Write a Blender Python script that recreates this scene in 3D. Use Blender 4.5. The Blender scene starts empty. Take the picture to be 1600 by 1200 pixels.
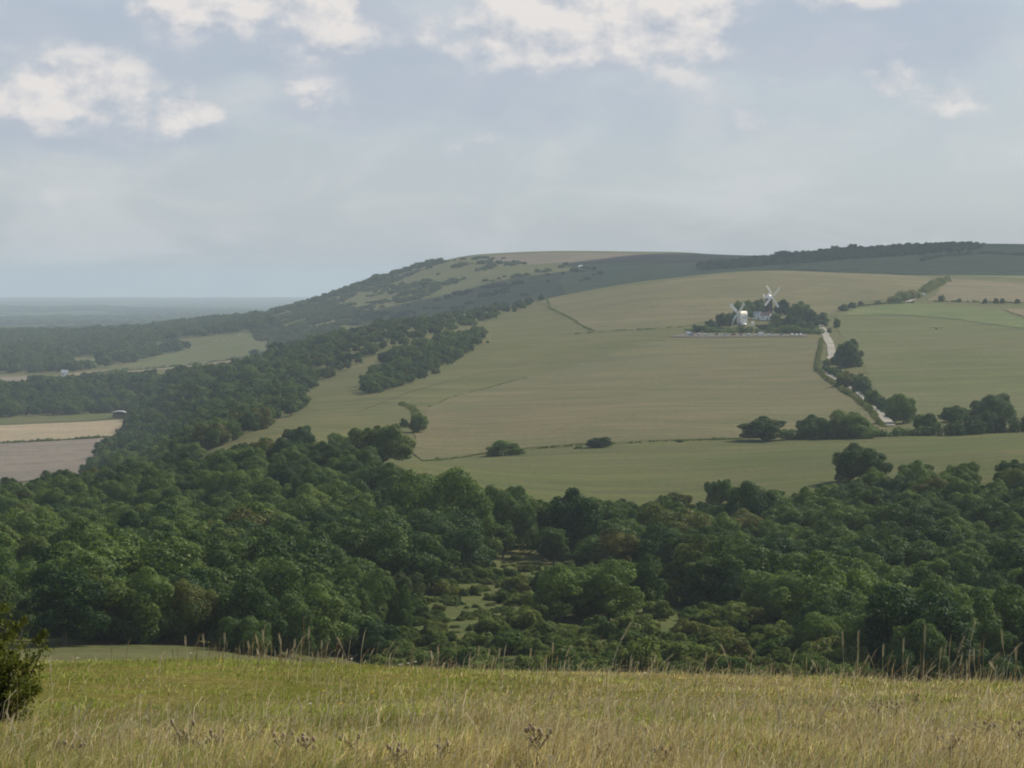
import bpy, bmesh, math, random
import numpy as np
from mathutils import Vector, Matrix
from mathutils.geometry import delaunay_2d_cdt

R = math.radians
S = bpy.context.scene
COL = S.collection

# ------------------------------------------------------------------ camera
EYE = 200.0
PITCH = math.atan(160.0 / 4000.0)
cam_d = bpy.data.cameras.new('camera')
cam_d.sensor_width = 36.0
cam_d.lens = 90.0
cam_d.clip_start = 0.1
cam_d.clip_end = 120000.0
cam = bpy.data.objects.new('camera', cam_d)
cam.location = (0, 0, EYE)
cam.rotation_euler = (R(90) - PITCH, 0, 0)
COL.objects.link(cam)
S.camera = cam

# ------------------------------------------------------------------ sun, sky, exposure
SUN_AZ, SUN_EL = 56.0, 40.0            # degrees right of the view, degrees up
SUN_STRENGTH = 5.0
SKY_STRENGTH = 0.085
sun_dir = Vector((math.sin(R(SUN_AZ)) * math.cos(R(SUN_EL)), math.cos(R(SUN_AZ)) * math.cos(R(SUN_EL)), math.sin(R(SUN_EL))))
sd = bpy.data.lights.new('sun', 'SUN')
sd.energy = SUN_STRENGTH
sd.angle = R(0.53)
sd.color = (1.0, 0.91, 0.77)
so = bpy.data.objects.new('sun', sd)
so.rotation_euler = (-sun_dir).to_track_quat('-Z', 'Y').to_euler()
so.location = (60, 20, 400)
COL.objects.link(so)

S.view_settings.view_transform = 'Standard'
S.view_settings.look = 'None'
S.view_settings.exposure = 0.2
S.view_settings.gamma = 1.0
S.view_settings.use_curve_mapping = False

W = bpy.data.worlds.new('World')
S.world = W
W.use_nodes = True
wt = W.node_tree
for n in list(wt.nodes):
    wt.nodes.remove(n)


class NT:
    """small helper for wiring nodes"""
    def __init__(s, t):
        s.t = t

    def n(s, kind, **kw):
        nd = s.t.nodes.new(kind)
        for k, v in kw.items():
            setattr(nd, k, v)
        return nd

    def put(s, sock, v):
        if hasattr(v, 'is_linked') or hasattr(v, 'links'):
            s.t.links.new(v, sock)
        elif v is not None:
            sock.default_value = v

    def m(s, op, a, b=None, c=None, clamp=False):
        nd = s.n('ShaderNodeMath', operation=op, use_clamp=clamp)
        for i, v in enumerate((a, b, c)):
            if v is not None:
                s.put(nd.inputs[i], v)
        return nd.outputs[0]

    def v(s, op, a, b=None, c=None, out=0):
        nd = s.n('ShaderNodeVectorMath', operation=op)
        for i, v in enumerate((a, b, c)):
            if v is not None:
                s.put(nd.inputs[i], v)
        return nd.outputs[out]

    def noise(s, vec, scale, detail=4, rough=0.5, dist=0.0, out='Fac'):
        nd = s.n('ShaderNodeTexNoise')
        if vec is not None:
            s.put(nd.inputs['Vector'], vec)
        nd.inputs['Scale'].default_value = scale
        nd.inputs['Detail'].default_value = detail
        nd.inputs['Roughness'].default_value = rough
        nd.inputs['Distortion'].default_value = dist
        return nd.outputs[out]

    def smooth(s, x, a, b, to0=0.0, to1=1.0):
        nd = s.n('ShaderNodeMapRange', interpolation_type='SMOOTHSTEP')
        s.put(nd.inputs[0], x)
        for i, q in zip((1, 2, 3, 4), (a, b, to0, to1)):
            s.put(nd.inputs[i], q)
        return nd.outputs[0]

    def mix(s, f, a, b, blend='MIX'):
        nd = s.n('ShaderNodeMix', data_type='RGBA', blend_type=blend)
        s.put(nd.inputs[0], f)
        for i, q in ((6, a), (7, b)):
            if isinstance(q, tuple) and len(q) == 3:
                q = q + (1.0,)
            s.put(nd.inputs[i], q)
        return nd.outputs[2]


def build_sky():
    N = NT(wt)
    tc = N.n('ShaderNodeTexCoord')
    d = N.v('NORMALIZE', tc.outputs['Generated'])
    sep = N.n('ShaderNodeSeparateXYZ')
    N.put(sep.inputs[0], d)
    az = N.m('ARCTAN2', sep.outputs[0], sep.outputs[1])
    el = N.m('ARCSINE', sep.outputs[2])
    comb = N.n('ShaderNodeCombineXYZ')
    N.put(comb.inputs[0], az)
    N.put(comb.inputs[1], el)
    ae = comb.outputs[0]
    p = N.v('MULTIPLY', d, (1.0, 1.0, 1.5))
    warp = N.noise(p, 26, 3, 0.5, out='Color')
    w2 = N.v('MULTIPLY_ADD', warp, (0.020, 0.020, 0.0), (-0.010, -0.010, 0.0))
    aew = N.v('ADD', ae, w2)
    fine = N.noise(p, 42, 9, 0.56, 0.1)
    mid = N.noise(p, 17, 5, 0.5)
    lit = N.noise(N.v('ADD', p, (0.0040, 0.0, 0.0080)), 42, 9, 0.56, 0.1)

    def lobes(lst):
        acc = None
        for (x, y, sx, sy, a) in lst:
            c = ((x - 800) / 4000.0, (440 - y) / 4000.0, 0.0)
            q = N.v('MULTIPLY', N.v('SUBTRACT', aew, c), (3500.0 / sx, 3500.0 / sy, 0.0))
            e = N.m('EXPONENT', N.m('MULTIPLY', N.v('DOT_PRODUCT', q, q, out=1), -1.0))
            acc = N.m('MULTIPLY', e, a) if acc is None else N.m('MULTIPLY_ADD', e, a, acc)
        return acc
    BR = [(305, 30, 75, 40, .70), (415, 5, 130, 30, .80), (515, 50, 52, 56, .80), (845, 45, 105, 62, 1.15), (1030, 30, 110, 46, .95),
                    (45, 160, 70, 56, .74), (165, 145, 72, 56, .78), (300, 190, 58, 38, .72), (470, 165, 48, 32, .62),
                    (960, 5, 120, 16, .5), (1340, 0, 110, 22, .6), (1440, 130, 150, 40, .40), (1090, 110, 110, 40, .36),
                    (725, 245, 50, 26, .34), (640, 60, 60, 26, .42), (1160, 205, 60, 30, .30), (100, 290, 190, 30, .20), (1500, 160, 60, 14, .25)]
    bright = lobes(BR)
    grey = lobes([(x - 6, y + sy * .75, sx * 1.05, sy * .6, a * .6) for x, y, sx, sy, a in BR if a > .55] + [(150, 60, 120, 52, .85), (290, 84, 230, 30, .75), (430, 75, 80, 34, .5), (600, 70, 90, 70, .40), (700, 160, 200, 40, .35),
                  (1230, 60, 190, 60, .45), (1480, 60, 160, 60, .40), (150, 225, 200, 24, .30), (1000, 190, 260, 40, .25)])
    n1 = N.m('SUBTRACT', fine, 0.5)
    n2 = N.m('SUBTRACT', mid, 0.5)
    nz = N.m('MULTIPLY_ADD', n2, 0.5, N.m('MULTIPLY', n1, 1.35))
    # away from the photographed part of the sky the same broken cloud goes on
    away = N.smooth(el, 0.10, 0.22)
    db = N.m('ADD', N.m('MULTIPLY_ADD', bright, 1.35, nz), N.m('MULTIPLY', away, 0.16))
    dg = N.m('ADD', N.m('MULTIPLY_ADD', nz, 0.7, N.m('MULTIPLY', grey, 1.4)), N.m('MULTIPLY', away, 0.16))
    fb = N.smooth(db, 0.12, 1.0)
    fg = N.smooth(dg, 0.02, 0.75)
    relief = N.m('MULTIPLY', N.m('SUBTRACT', fine, lit), 4.2)
    shade = N.m('ADD', N.m('MULTIPLY_ADD', fb, 0.75, relief), 0.05, clamp=True)
    sky = N.n('ShaderNodeTexSky', sky_type='NISHITA')
    sky.sun_disc = False
    sky.sun_elevation = R(SUN_EL)
    sky.sun_rotation = R(SUN_AZ)
    sky.altitude = 200
    sky.air_density = 1.0
    sky.dust_density = 1.6
    sky.ozone_density = 1.6
    K = 1.0 / SKY_STRENGTH
    base = N.mix(N.smooth(el, 0.11, 0.55, 0.70, 0.12), sky.outputs[0], (0.45 * K, 0.51 * K, 0.575 * K))       # thin veil of high cloud
    soft = N.smooth(N.noise(N.v('MULTIPLY', d, (1.0, 1.0, 2.6)), 15, 6, 0.55, 0.6), 0.42, 0.68)
    base = N.mix(N.m('MULTIPLY', soft, N.smooth(el, 0.11, 0.55, 0.55, 0.25)), base, (0.57 * K, 0.585 * K, 0.60 * K))
    gcol = (0.38 * K, 0.43 * K, 0.52 * K)
    wcol = (0.72 * K, 0.685 * K, 0.66 * K)
    c1 = N.mix(N.m('MULTIPLY', fg, 0.66), base, gcol)
    ccol = N.mix(shade, (0.43 * K, 0.465 * K, 0.53 * K), wcol)
    c2 = N.mix(N.m('MULTIPLY', fb, 0.92), c1, ccol)
    bg = N.n('ShaderNodeBackground')
    bg.inputs[1].default_value = SKY_STRENGTH
    N.put(bg.inputs[0], c2)
    out = N.n('ShaderNodeOutputWorld')
    N.put(out.inputs[0], bg.outputs[0])


build_sky()
W.cycles.sampling_method = 'MANUAL'
W.cycles.sample_map_resolution = 512

C = S.cycles
S.render.engine = 'CYCLES'
C.use_denoising = True
try:
    C.denoiser = 'OPENIMAGEDENOISE'
    C.denoising_input_passes = 'RGB_ALBEDO_NORMAL'
    C.denoising_prefilter = 'ACCURATE'
except Exception:
    pass
C.max_bounces = 5
C.diffuse_bounces = 2
C.glossy_bounces = 1
C.transmission_bounces = 2
C.volume_bounces = 1
C.transparent_max_bounces = 8
C.sample_clamp_indirect = 4.0
C.use_adaptive_sampling = True
C.adaptive_threshold = 0.012
C.filter_width = 1.9


# ------------------------------------------------------------------ projection helpers (survey of the photographed hills)
FPX = 4000.0
cp, sp = math.cos(PITCH), math.sin(PITCH)


def ray(px, py):
    a = (np.asarray(px, float) - 800) / FPX
    b = (600 - np.asarray(py, float)) / FPX
    return a, cp + b * sp, -sp + b * cp


def project(x, y, z):
    x, y, z = (np.asarray(q, float) for q in (x, y, z))
    z = z - EYE
    f = y * cp - z * sp
    u = y * sp + z * cp
    f = np.maximum(f, 1e-3)
    return 800 + FPX * x / f, 600 - FPX * u / f


# ------------------------------------------------------------------ terrain
# hill profiles: for each bearing a row of stations (distance, sight line); station k is the same landform in every row
ROWS = {
    -500: [(28, 1035), (60, 1100), (300, 1060), (380, 1010), (600, 860), (800, 800), (1500, 760), (1900, 690), (2200, 655), (2600, 605), (3000, 582), (3600, 562), (4200, 540)],
    0: [(28, 1036), (60, 1075), (300, 1040), (380, 1000), (600, 862), (800, 792), (1500, 752), (1900, 685), (2200, 652), (2600, 604), (3000, 584), (3600, 560), (4200, 536)],
    190: [(28, 1036), (60, 1068), (300, 1034), (380, 1000), (600, 855), (800, 778), (1350, 742), (1900, 680), (2200, 650), (2600, 597), (3000, 578), (3400, 560), (4300, 521)],
    340: [(28, 1037), (60, 1080), (300, 1045), (380, 1005), (600, 845), (800, 757), (1000, 710), (1300, 676), (1800, 618), (2400, 574), (3000, 577), (3400, 545), (4300, 507)],
    450: [(28, 1039), (60, 1100), (300, 1070), (390, 1015), (600, 845), (800, 750), (1000, 695), (1300, 655), (1800, 597), (2400, 548), (2900, 585), (3500, 522), (4300, 484)],
    600: [(28, 1043), (60, 1150), (300, 1100), (400, 1030), (600, 850), (800, 744), (1020, 715), (1350, 640), (1850, 566), (2500, 507), (3000, 570), (3700, 485), (4400, 436)],
    750: [(28, 1050), (60, 1200), (300, 1110), (400, 1020), (600, 865), (800, 762), (1060, 711), (1450, 620), (1950, 546), (2600, 489), (3100, 540), (3800, 450), (4500, 400)],
    900: [(28, 1056), (60, 1250), (300, 1110), (400, 1010), (600, 870), (800, 778), (1090, 696), (1500, 605), (2000, 531), (2650, 461), (3100, 510), (3800, 428), (4500, 393)],
    1050: [(28, 1060), (60, 1250), (300, 1110), (400, 1010), (600, 875), (800, 780), (1100, 690), (1550, 592), (2000, 522), (2700, 436), (3100, 470), (3800, 418), (4500, 393)],
    1200: [(28, 1063), (60, 1250), (300, 1110), (400, 1015), (600, 880), (800, 772), (1120, 686), (1550, 590), (2000, 519), (2800, 421), (3100, 445), (3700, 414), (4400, 400)],
    1350: [(27, 1066), (60, 1250), (300, 1110), (400, 1020), (600, 880), (800, 760), (1140, 682), (1550, 585), (2000, 519), (2800, 424), (3100, 428), (3500, 406), (4000, 389)],
    1500: [(26, 1070), (60, 1250), (300, 1120), (400, 1025), (600, 875), (800, 748), (1160, 679), (1550, 585), (2000, 515), (2750, 432), (3100, 424), (3500, 404), (4000, 382)],
    1600: [(26, 1073), (60, 1250), (300, 1120), (400, 1030), (600, 870), (800, 738), (1180, 676), (1550, 585), (2000, 512), (2750, 436), (3100, 426), (3500, 406), (4000, 383)],
    2100: [(26, 1080), (60, 1250), (300, 1120), (400, 1040), (600, 870), (800, 725), (1180, 670), (1550, 585), (2000, 512), (2750, 440), (3100, 430), (3500, 410), (4000, 388)],
}


def _stations():
    pxs = np.array(sorted(ROWS), float)
    D, Z = [], []
    for q in sorted(ROWS):
        dd, zz = [1.0, 6.5], [198.55, 198.47]
        for d, py in ROWS[q]:
            a, b, c = ray(q, py)
            z = EYE + d * c / b
            if len(dd) == 2:                       # the meadow falls evenly to its brow
                for e in (9.0, 13.0, 20.0):
                    dd.append(e)
                    zz.append(198.22 + (z - 198.22) * (e - 9.0) / (d - 9.0))
            dd.append(d)
            zz.append(z)
        dd += [6200.0, 10000.0, 25000.0]
        zz += [74.0, 58.0, 50.0]
        D.append(dd)
        Z.append(zz)
    D, Z = np.array(D), np.array(Z)
    # smooth interpolation between the rows (Catmull-Rom on a dense table)
    g = np.linspace(pxs[0], pxs[-1], 521)

    def cr(A):
        out = np.zeros((len(g), A.shape[1]))
        m = np.zeros_like(A)
        s = np.diff(A, axis=0) / np.diff(pxs)[:, None]
        m[1:-1] = np.where(s[1:] * s[:-1] > 0, 2 * s[1:] * s[:-1] / (s[1:] + s[:-1] + 1e-12 * np.sign(s[1:] + s[:-1] + 1e-30)), 0)
        i = np.clip(np.searchsorted(pxs, g, 'right') - 1, 0, len(pxs) - 2)
        h = (pxs[i + 1] - pxs[i])[:, None]
        t = ((g - pxs[i]))[:, None] / h
        out = (2 * t**3 - 3 * t**2 + 1) * A[i] + (t**3 - 2 * t**2 + t) * h * m[i] + (-2 * t**3 + 3 * t**2) * A[i + 1] + (t**3 - t**2) * h * m[i + 1]
        return out
    return g, cr(D), cr(Z)


G_PX, G_D, G_Z = _stations()
_wr = np.random.RandomState(5)
_WAVES = []
for lam, amp, cnt in ((900, 2.2, 5), (420, 1.1, 6), (190, 0.35, 6)):
    for _ in range(cnt):
        a = _wr.uniform(0, 2 * math.pi)
        l = lam * _wr.uniform(.75, 1.3)
        _WAVES.append((2 * math.pi / l * math.cos(a), 2 * math.pi / l * math.sin(a), _wr.uniform(0, 6.28), amp / math.sqrt(cnt), 0))
for lam, amp, cnt in ((7.0, 0.05, 5), (2.6, 0.03, 6), (1.1, 0.016, 6)):
    for _ in range(cnt):
        a = _wr.uniform(0, 2 * math.pi)
        l = lam * _wr.uniform(.75, 1.3)
        _WAVES.append((2 * math.pi / l * math.cos(a), 2 * math.pi / l * math.sin(a), _wr.uniform(0, 6.28), amp / math.sqrt(cnt), 1))


def H(x, y):
    x = np.atleast_1d(np.asarray(x, float))
    y = np.atleast_1d(np.asarray(y, float))
    shp = x.shape
    x, y = x.ravel(), y.ravel()
    out = np.empty(len(x))
    for s in range(0, len(x), 60000):
        out[s:s + 60000] = _H(x[s:s + 60000], y[s:s + 60000])
    return out.reshape(shp)


def _H(x, y):
    r = np.hypot(x, y)
    th = np.arctan2(x, y)
    d = r * np.cos(np.clip(th, -R(22), R(22)))
    d = np.maximum(d, 1.0)
    px = 800 + FPX * np.tan(np.clip(th, -R(40), R(40)))
    f = (np.clip(px, G_PX[0], G_PX[-1]) - G_PX[0]) / (G_PX[1] - G_PX[0])
    i = np.clip(f.astype(int), 0, len(G_PX) - 2)
    t = (f - i)[:, None]
    D = G_D[i] * (1 - t) + G_D[i + 1] * t
    Z = G_Z[i] * (1 - t) + G_Z[i + 1] * t
    K = D.shape[1]
    s = np.diff(Z, axis=1) / np.diff(D, axis=1)
    m = np.zeros_like(Z)
    h0, h1 = np.diff(D, axis=1)[:, :-1], np.diff(D, axis=1)[:, 1:]
    w1, w2 = 2 * h1 + h0, h1 + 2 * h0
    same = s[:, 1:] * s[:, :-1] > 0
    with np.errstate(divide='ignore', invalid='ignore'):
        hm = (w1 + w2) / (w1 / s[:, :-1] + w2 / s[:, 1:])
    m[:, 1:-1] = np.where(same, hm, 0)
    m[:, 0] = s[:, 0]
    m[:, -1] = 0
    k = np.clip((D <= d[:, None]).sum(1) - 1, 0, K - 2)
    n = np.arange(len(d))
    hh = D[n, k + 1] - D[n, k]
    u = np.clip((d - D[n, k]) / hh, 0, 1)
    z = (2 * u**3 - 3 * u**2 + 1) * Z[n, k] + (u**3 - 2 * u**2 + u) * hh * m[n, k] + (-2 * u**3 + 3 * u**2) * Z[n, k + 1] + (u**3 - u**2) * hh * m[n, k + 1]
    near = np.clip((32 - r) / 14.0, .6, 1) * (r < 60)
    far = np.clip((r - 250) / 500.0, 0, 1)
    for kx, ky, ph, am, q in _WAVES:
        z = z + am * np.sin(kx * x + ky * y + ph) * (near if q else far)
    # the little terrace worn across the meadow
    tl = d - (19.0 + 0.12 * x)
    z = z + np.where(r < 60, -0.16 * np.exp(-(tl / 2.2)**2) * np.clip((3.0 - x) / 4.0, 0, 1), 0)
    return z


_md = np.exp(np.linspace(math.log(6), math.log(24000), 1500))


def at(px, py, dmin=0.0):
    """first ground point on the sight line (px, py), beyond dmin"""
    a, b, c = ray(px, py)
    ds = _md[_md >= max(dmin, 6)]
    x = ds * a / b
    z = EYE + ds * c / b
    hit = np.nonzero(z <= H(x, ds))[0]
    if len(hit) == 0:
        j = len(ds) - 1
        return np.array((x[j], ds[j], float(H(x[j], ds[j])[0])))
    j = hit[0]
    if j > 0:
        lo, hi = ds[j - 1], ds[j]
        for _ in range(24):
            mm = .5 * (lo + hi)
            if EYE + mm * c / b <= H(mm * a / b, mm)[0]:
                hi = mm
            else:
                lo = mm
        dd = hi
    else:
        dd = ds[0]
    return np.array((dd * a / b, dd, float(H(dd * a / b, dd)[0])))


def poly_at(pts, dmin=0.0):
    return np.array([at(q[0], q[1], q[2] if len(q) > 2 else dmin) for q in pts])


def inside(px, py, poly):
    px, py = np.asarray(px), np.asarray(py)
    r = np.zeros(px.shape, bool)
    n = len(poly)
    for i in range(n):
        x0, y0 = poly[i][:2]
        x1, y1 = poly[(i + 1) % n][:2]
        c = ((y0 > py) != (y1 > py))
        if y1 != y0:
            r ^= c & (px < (x1 - x0) * (py - y0) / (y1 - y0) + x0)
    return r


# ------------------------------------------------------------------ mesh and object helpers
def mesh_np(name, V, F, mats=(), smooth=False, attrs=None, midx=None):
    """V (n,3); F list of (m,k) index arrays"""
    me = bpy.data.meshes.new(name)
    if not isinstance(F, list):
        F = [F]
    V = np.asarray(V, np.float32)
    me.vertices.add(len(V))
    me.vertices.foreach_set('co', V.ravel())
    idx = np.concatenate([np.asarray(f, np.int32).ravel() for f in F])
    cnt = np.concatenate([np.full(len(f), f.shape[1], np.int32) for f in F])
    me.loops.add(len(idx))
    me.loops.foreach_set('vertex_index', idx)
    me.polygons.add(len(cnt))
    me.polygons.foreach_set('loop_start', np.concatenate(([0], np.cumsum(cnt)[:-1])).astype(np.int32))
    me.polygons.foreach_set('loop_total', cnt)
    if smooth:
        me.polygons.foreach_set('use_smooth', np.ones(len(cnt), bool))
    if midx is not None:
        me.polygons.foreach_set('material_index', np.asarray(midx, np.int32))
    for m in mats:
        me.materials.append(m)
    for k, (typ, arr) in (attrs or {}).items():
        at_ = me.attributes.new(k, typ, 'POINT')
        at_.data.foreach_set('value' if typ in ('FLOAT', 'INT') else ('vector' if typ == 'FLOAT_VECTOR' else 'color'), np.asarray(arr, np.float32 if typ != 'INT' else np.int32).ravel())
    me.update(calc_edges=True)
    me.validate()
    return me


def link(name, data, parent=None, loc=None):
    o = bpy.data.objects.new(name, data)
    COL.objects.link(o)
    if parent:
        o.parent = parent
    if loc is not None:
        o.location = loc
    return o


def tag(o, label=None, cat=None, group=None, kind=None):
    if label:
        o['label'] = label
    if cat:
        o['category'] = cat
    if group:
        o['group'] = group
    if kind:
        o['kind'] = kind
    return o


def thing(name, label, cat, loc, rz=0.0, group=None):
    o = bpy.data.objects.new(name, None)
    o.empty_display_size = 0.5
    COL.objects.link(o)
    o.location = loc
    o.rotation_euler = (0, 0, rz)
    return tag(o, label, cat, group)


class MB:
    """collects boxes, prisms, lathes and bars into one mesh"""
    def __init__(s):
        s.V, s.F = [], []

    def add(s, vs, fs, M=None):
        b = len(s.V)
        for v in vs:
            v = Vector(v)
            s.V.append(M @ v if M else v)
        s.F += [tuple(b + i for i in f) for f in fs]
        return s

    def box(s, c, h, M=None):
        x, y, z = c
        a, b, d = h
        vs = [(x + i * a, y + j * b, z + k * d) for k in (-1, 1) for j in (-1, 1) for i in (-1, 1)]
        return s.add(vs, [(0, 2, 3, 1), (4, 5, 7, 6), (0, 1, 5, 4), (2, 6, 7, 3), (0, 4, 6, 2), (1, 3, 7, 5)], M)

    def lathe(s, prof, n=20, M=None, cap=True):
        vs, fs = [], []
        for r_, z in prof:
            vs += [(r_ * math.cos(2 * math.pi * i / n), r_ * math.sin(2 * math.pi * i / n), z) for i in range(n)]
        for k in range(len(prof) - 1):
            for i in range(n):
                j = (i + 1) % n
                fs.append((k * n + i, k * n + j, (k + 1) * n + j, (k + 1) * n + i))
        if cap:
            fs.append(tuple(reversed(range(n))))
            fs.append(tuple((len(prof) - 1) * n + i for i in range(n)))
        return s.add(vs, fs, M)

    def prism(s, poly, y0, y1, M=None):
        """polygon in x,z extruded along y"""
        n = len(poly)
        vs = [(p[0], y0, p[1]) for p in poly] + [(p[0], y1, p[1]) for p in poly]
        fs = [tuple(range(n)), tuple(reversed(range(n, 2 * n)))]
        fs += [(i, i + n, (i + 1) % n + n, (i + 1) % n) for i in range(n)]
        return s.add(vs, fs, M)

    def bar(s, a, b, w, h=None, M=None):
        a, b = Vector(a), Vector(b)
        h = h or w
        d = b - a
        q = d.to_track_quat('Z', 'Y').to_matrix().to_4x4()
        q.translation = (a + b) / 2
        return s.box((0, 0, 0), (w / 2, h / 2, d.length / 2), (M @ q) if M else q)

    def build(s, name, mat, parent=None, smooth=False, loc=None):
        me = bpy.data.meshes.new(name)
        me.from_pydata([tuple(v) for v in s.V], [], s.F)
        bm = bmesh.new()
        bm.from_mesh(me)
        bmesh.ops.recalc_face_normals(bm, faces=bm.faces)
        bm.to_mesh(me)
        bm.free()
        if mat:
            me.materials.append(mat)
        if smooth:
            for p in me.polygons:
                p.use_smooth = True
        return link(name, me, parent, loc)


# ------------------------------------------------------------------ materials
def new_mat(name):
    m = bpy.data.materials.new(name)
    m.use_nodes = True
    t = m.node_tree
    for n in list(t.nodes):
        t.nodes.remove(n)
    N = NT(t)
    N.out = N.n('ShaderNodeOutputMaterial')
    return m, N


def plain_mat(name, col, rough=0.7, var=0.12, scale=3.0, metal=0.0):
    m, N = new_mat(name)
    tc = N.n('ShaderNodeTexCoord')
    f = N.noise(tc.outputs['Object'], scale, 5, 0.6)
    c = N.mix(f, tuple(q * (1 - var) for q in col), tuple(min(1, q * (1 + var)) for q in col))
    b = N.n('ShaderNodeBsdfPrincipled')
    N.put(b.inputs['Base Color'], c)
    b.inputs['Roughness'].default_value = rough
    b.inputs['Metallic'].default_value = metal
    N.put(N.out.inputs[0], b.outputs[0])
    return m


def field_mat(name, c0, c1, c2, big=0.006, fine=0.35, rows=None, rowamp=0.0, tram=0.0):
    """crop or grass surface: broad patches, fine mottling, faint drilled rows"""
    m, N = new_mat(name)
    g = N.n('ShaderNodeNewGeometry')
    P = g.outputs['Position']
    Pf = N.v('MULTIPLY', P, (1, 1, 0))
    n1 = N.noise(Pf, big, 6, 0.6, 0.6)
    n2 = N.noise(Pf, fine, 6, 0.7)
    n3 = N.noise(Pf, big * 5, 4, 0.6, 0.4)
    a = N.mix(N.smooth(n1, 0.36, 0.64), c0, c1)
    a = N.mix(N.smooth(n3, 0.45, 0.75), a, c2)
    a = N.mix(N.smooth(n2, 0.25, 0.75), N.mix(1.0, a, (.72, .72, .72), 'MULTIPLY'), N.mix(1.0, a, (1.22, 1.22, 1.22), 'MULTIPLY'))
    st = N.noise(N.v('MULTIPLY', Pf, (0.012, 0.05, 0)), 1.0, 5, 0.65, 0.8)
    a = N.mix(N.smooth(st, 0.35, 0.68), N.mix(1.0, a, (.76, .79, .78), 'MULTIPLY'), N.mix(1.0, a, (1.06, 1.03, 1.0), 'MULTIPLY'))
    if rows is not None:
        ang, wid = rows
        dt = N.v('DOT_PRODUCT', N.v('ADD', Pf, N.v('MULTIPLY', N.noise(Pf, 0.01, 2, out='Color'), (9, 9, 0))), (math.cos(ang) / wid * 6.283, math.sin(ang) / wid * 6.283, 0), out=1)
        sn = N.m('MULTIPLY_ADD', N.m('SINE', dt), 0.5, 0.5)
        a = N.mix(N.m('MULTIPLY', sn, rowamp), a, N.mix(1.0, a, (.62, .62, .60), 'MULTIPLY'))
    b = N.n('ShaderNodeBsdfPrincipled')
    N.put(b.inputs['Base Color'], a)
    b.inputs['Roughness'].default_value = 0.95
    b.inputs['Specular IOR Level'].default_value = 0.05
    bp = N.n('ShaderNodeBump')
    bp.inputs['Strength'].default_value = 0.5
    bp.inputs['Distance'].default_value = 0.4
    N.put(bp.inputs['Height'], n2)
    N.put(b.inputs['Normal'], bp.outputs[0])
    N.put(N.out.inputs[0], b.outputs[0])
    return m


def leaf_mat(name, dark, light, warm, warm_amt=0.25, trans=0.30):
    """foliage; each plant takes its own tint, each leaf clump its own tone"""
    m, N = new_mat(name)
    oi = N.n('ShaderNodeObjectInfo')
    rnd = oi.outputs['Random']
    at_ = N.n('ShaderNodeAttribute', attribute_name='tone')
    tone = at_.outputs['Fac']
    r2 = N.m('FRACT', N.m('MULTIPLY', rnd, 7.31))
    a = N.mix(N.m('ADD', N.m('MULTIPLY_ADD', rnd, 0.9, 0.05), N.m('MULTIPLY', N.m('SUBTRACT', tone, 0.5), 0.6), clamp=True), dark, light)
    wf = N.smooth(r2, 1 - warm_amt, 1.0, 0.0, 0.75)
    a = N.mix(N.m('MULTIPLY', wf, N.smooth(tone, 0.1, 0.8)), a, warm)
    d = N.n('ShaderNodeBsdfPrincipled')
    N.put(d.inputs['Base Color'], a)
    d.inputs['Roughness'].default_value = 0.55
    d.inputs['Specular IOR Level'].default_value = 0.06
    tr = N.n('ShaderNodeBsdfTranslucent')
    N.put(tr.inputs[0], N.mix(1.0, a, (1.25, 1.35, 0.7), 'MULTIPLY'))
    mx = N.n('ShaderNodeMixShader')
    mx.inputs[0].default_value = trans
    N.put(mx.inputs[1], d.outputs[0])
    N.put(mx.inputs[2], tr.outputs[0])
    N.put(N.out.inputs[0], mx.outputs[0])
    return m


def col_attr_mat(name, trans=0.3, rough=0.7, spec=0.15):
    m, N = new_mat(name)
    at_ = N.n('ShaderNodeAttribute', attribute_name='tint')
    d = N.n('ShaderNodeBsdfPrincipled')
    N.put(d.inputs['Base Color'], at_.outputs['Color'])
    d.inputs['Roughness'].default_value = rough
    d.inputs['Specular IOR Level'].default_value = spec
    tr = N.n('ShaderNodeBsdfTranslucent')
    N.put(tr.inputs[0], at_.outputs['Color'])
    mx = N.n('ShaderNodeMixShader')
    mx.inputs[0].default_value = trans
    N.put(mx.inputs[1], d.outputs[0])
    N.put(mx.inputs[2], tr.outputs[0])
    N.put(N.out.inputs[0], mx.outputs[0])
    return m


M_LEAF = leaf_mat('foliage', (0.018, 0.048, 0.018), (0.122, 0.176, 0.047), (0.150, 0.112, 0.036), 0.10, 0.34)
M_SCRUB = leaf_mat('scrub_foliage', (0.050, 0.092, 0.026), (0.150, 0.180, 0.052), (0.160, 0.130, 0.046), 0.20, 0.40)
M_FAR = leaf_mat('far_foliage', (0.034, 0.074, 0.030), (0.098, 0.142, 0.048), (0.120, 0.108, 0.044), 0.12, 0.34)
M_FSCRUB = leaf_mat('far_scrub_foliage', (0.055, 0.085, 0.036), (0.100, 0.130, 0.050), (0.115, 0.110, 0.048), 0.12, 0.34)
M_BUSH = leaf_mat('hawthorn_foliage', (0.085, 0.10, 0.022), (0.19, 0.18, 0.05), (0.19, 0.12, 0.035), 0.0, 0.35)
M_BARK = plain_mat('bark', (0.07, 0.058, 0.045), 0.9, 0.4, 4.0)
M_WHITE = plain_mat('white_paint', (0.80, 0.80, 0.77), 0.55, 0.05, 1.2)
M_CREAM = plain_mat('cream_roof', (0.80, 0.76, 0.62), 0.6, 0.06, 1.2)
M_BLACK = plain_mat('tarred_brick', (0.022, 0.022, 0.026), 0.7, 0.3, 1.5)
M_BRICK = plain_mat('old_brick', (0.24, 0.13, 0.10), 0.9, 0.3, 2.0)
M_TILE = plain_mat('clay_tile', (0.27, 0.17, 0.14), 0.85, 0.25, 2.0)
M_SLATE = plain_mat('pale_slate', (0.42, 0.46, 0.50), 0.5, 0.15, 2.0)
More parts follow.
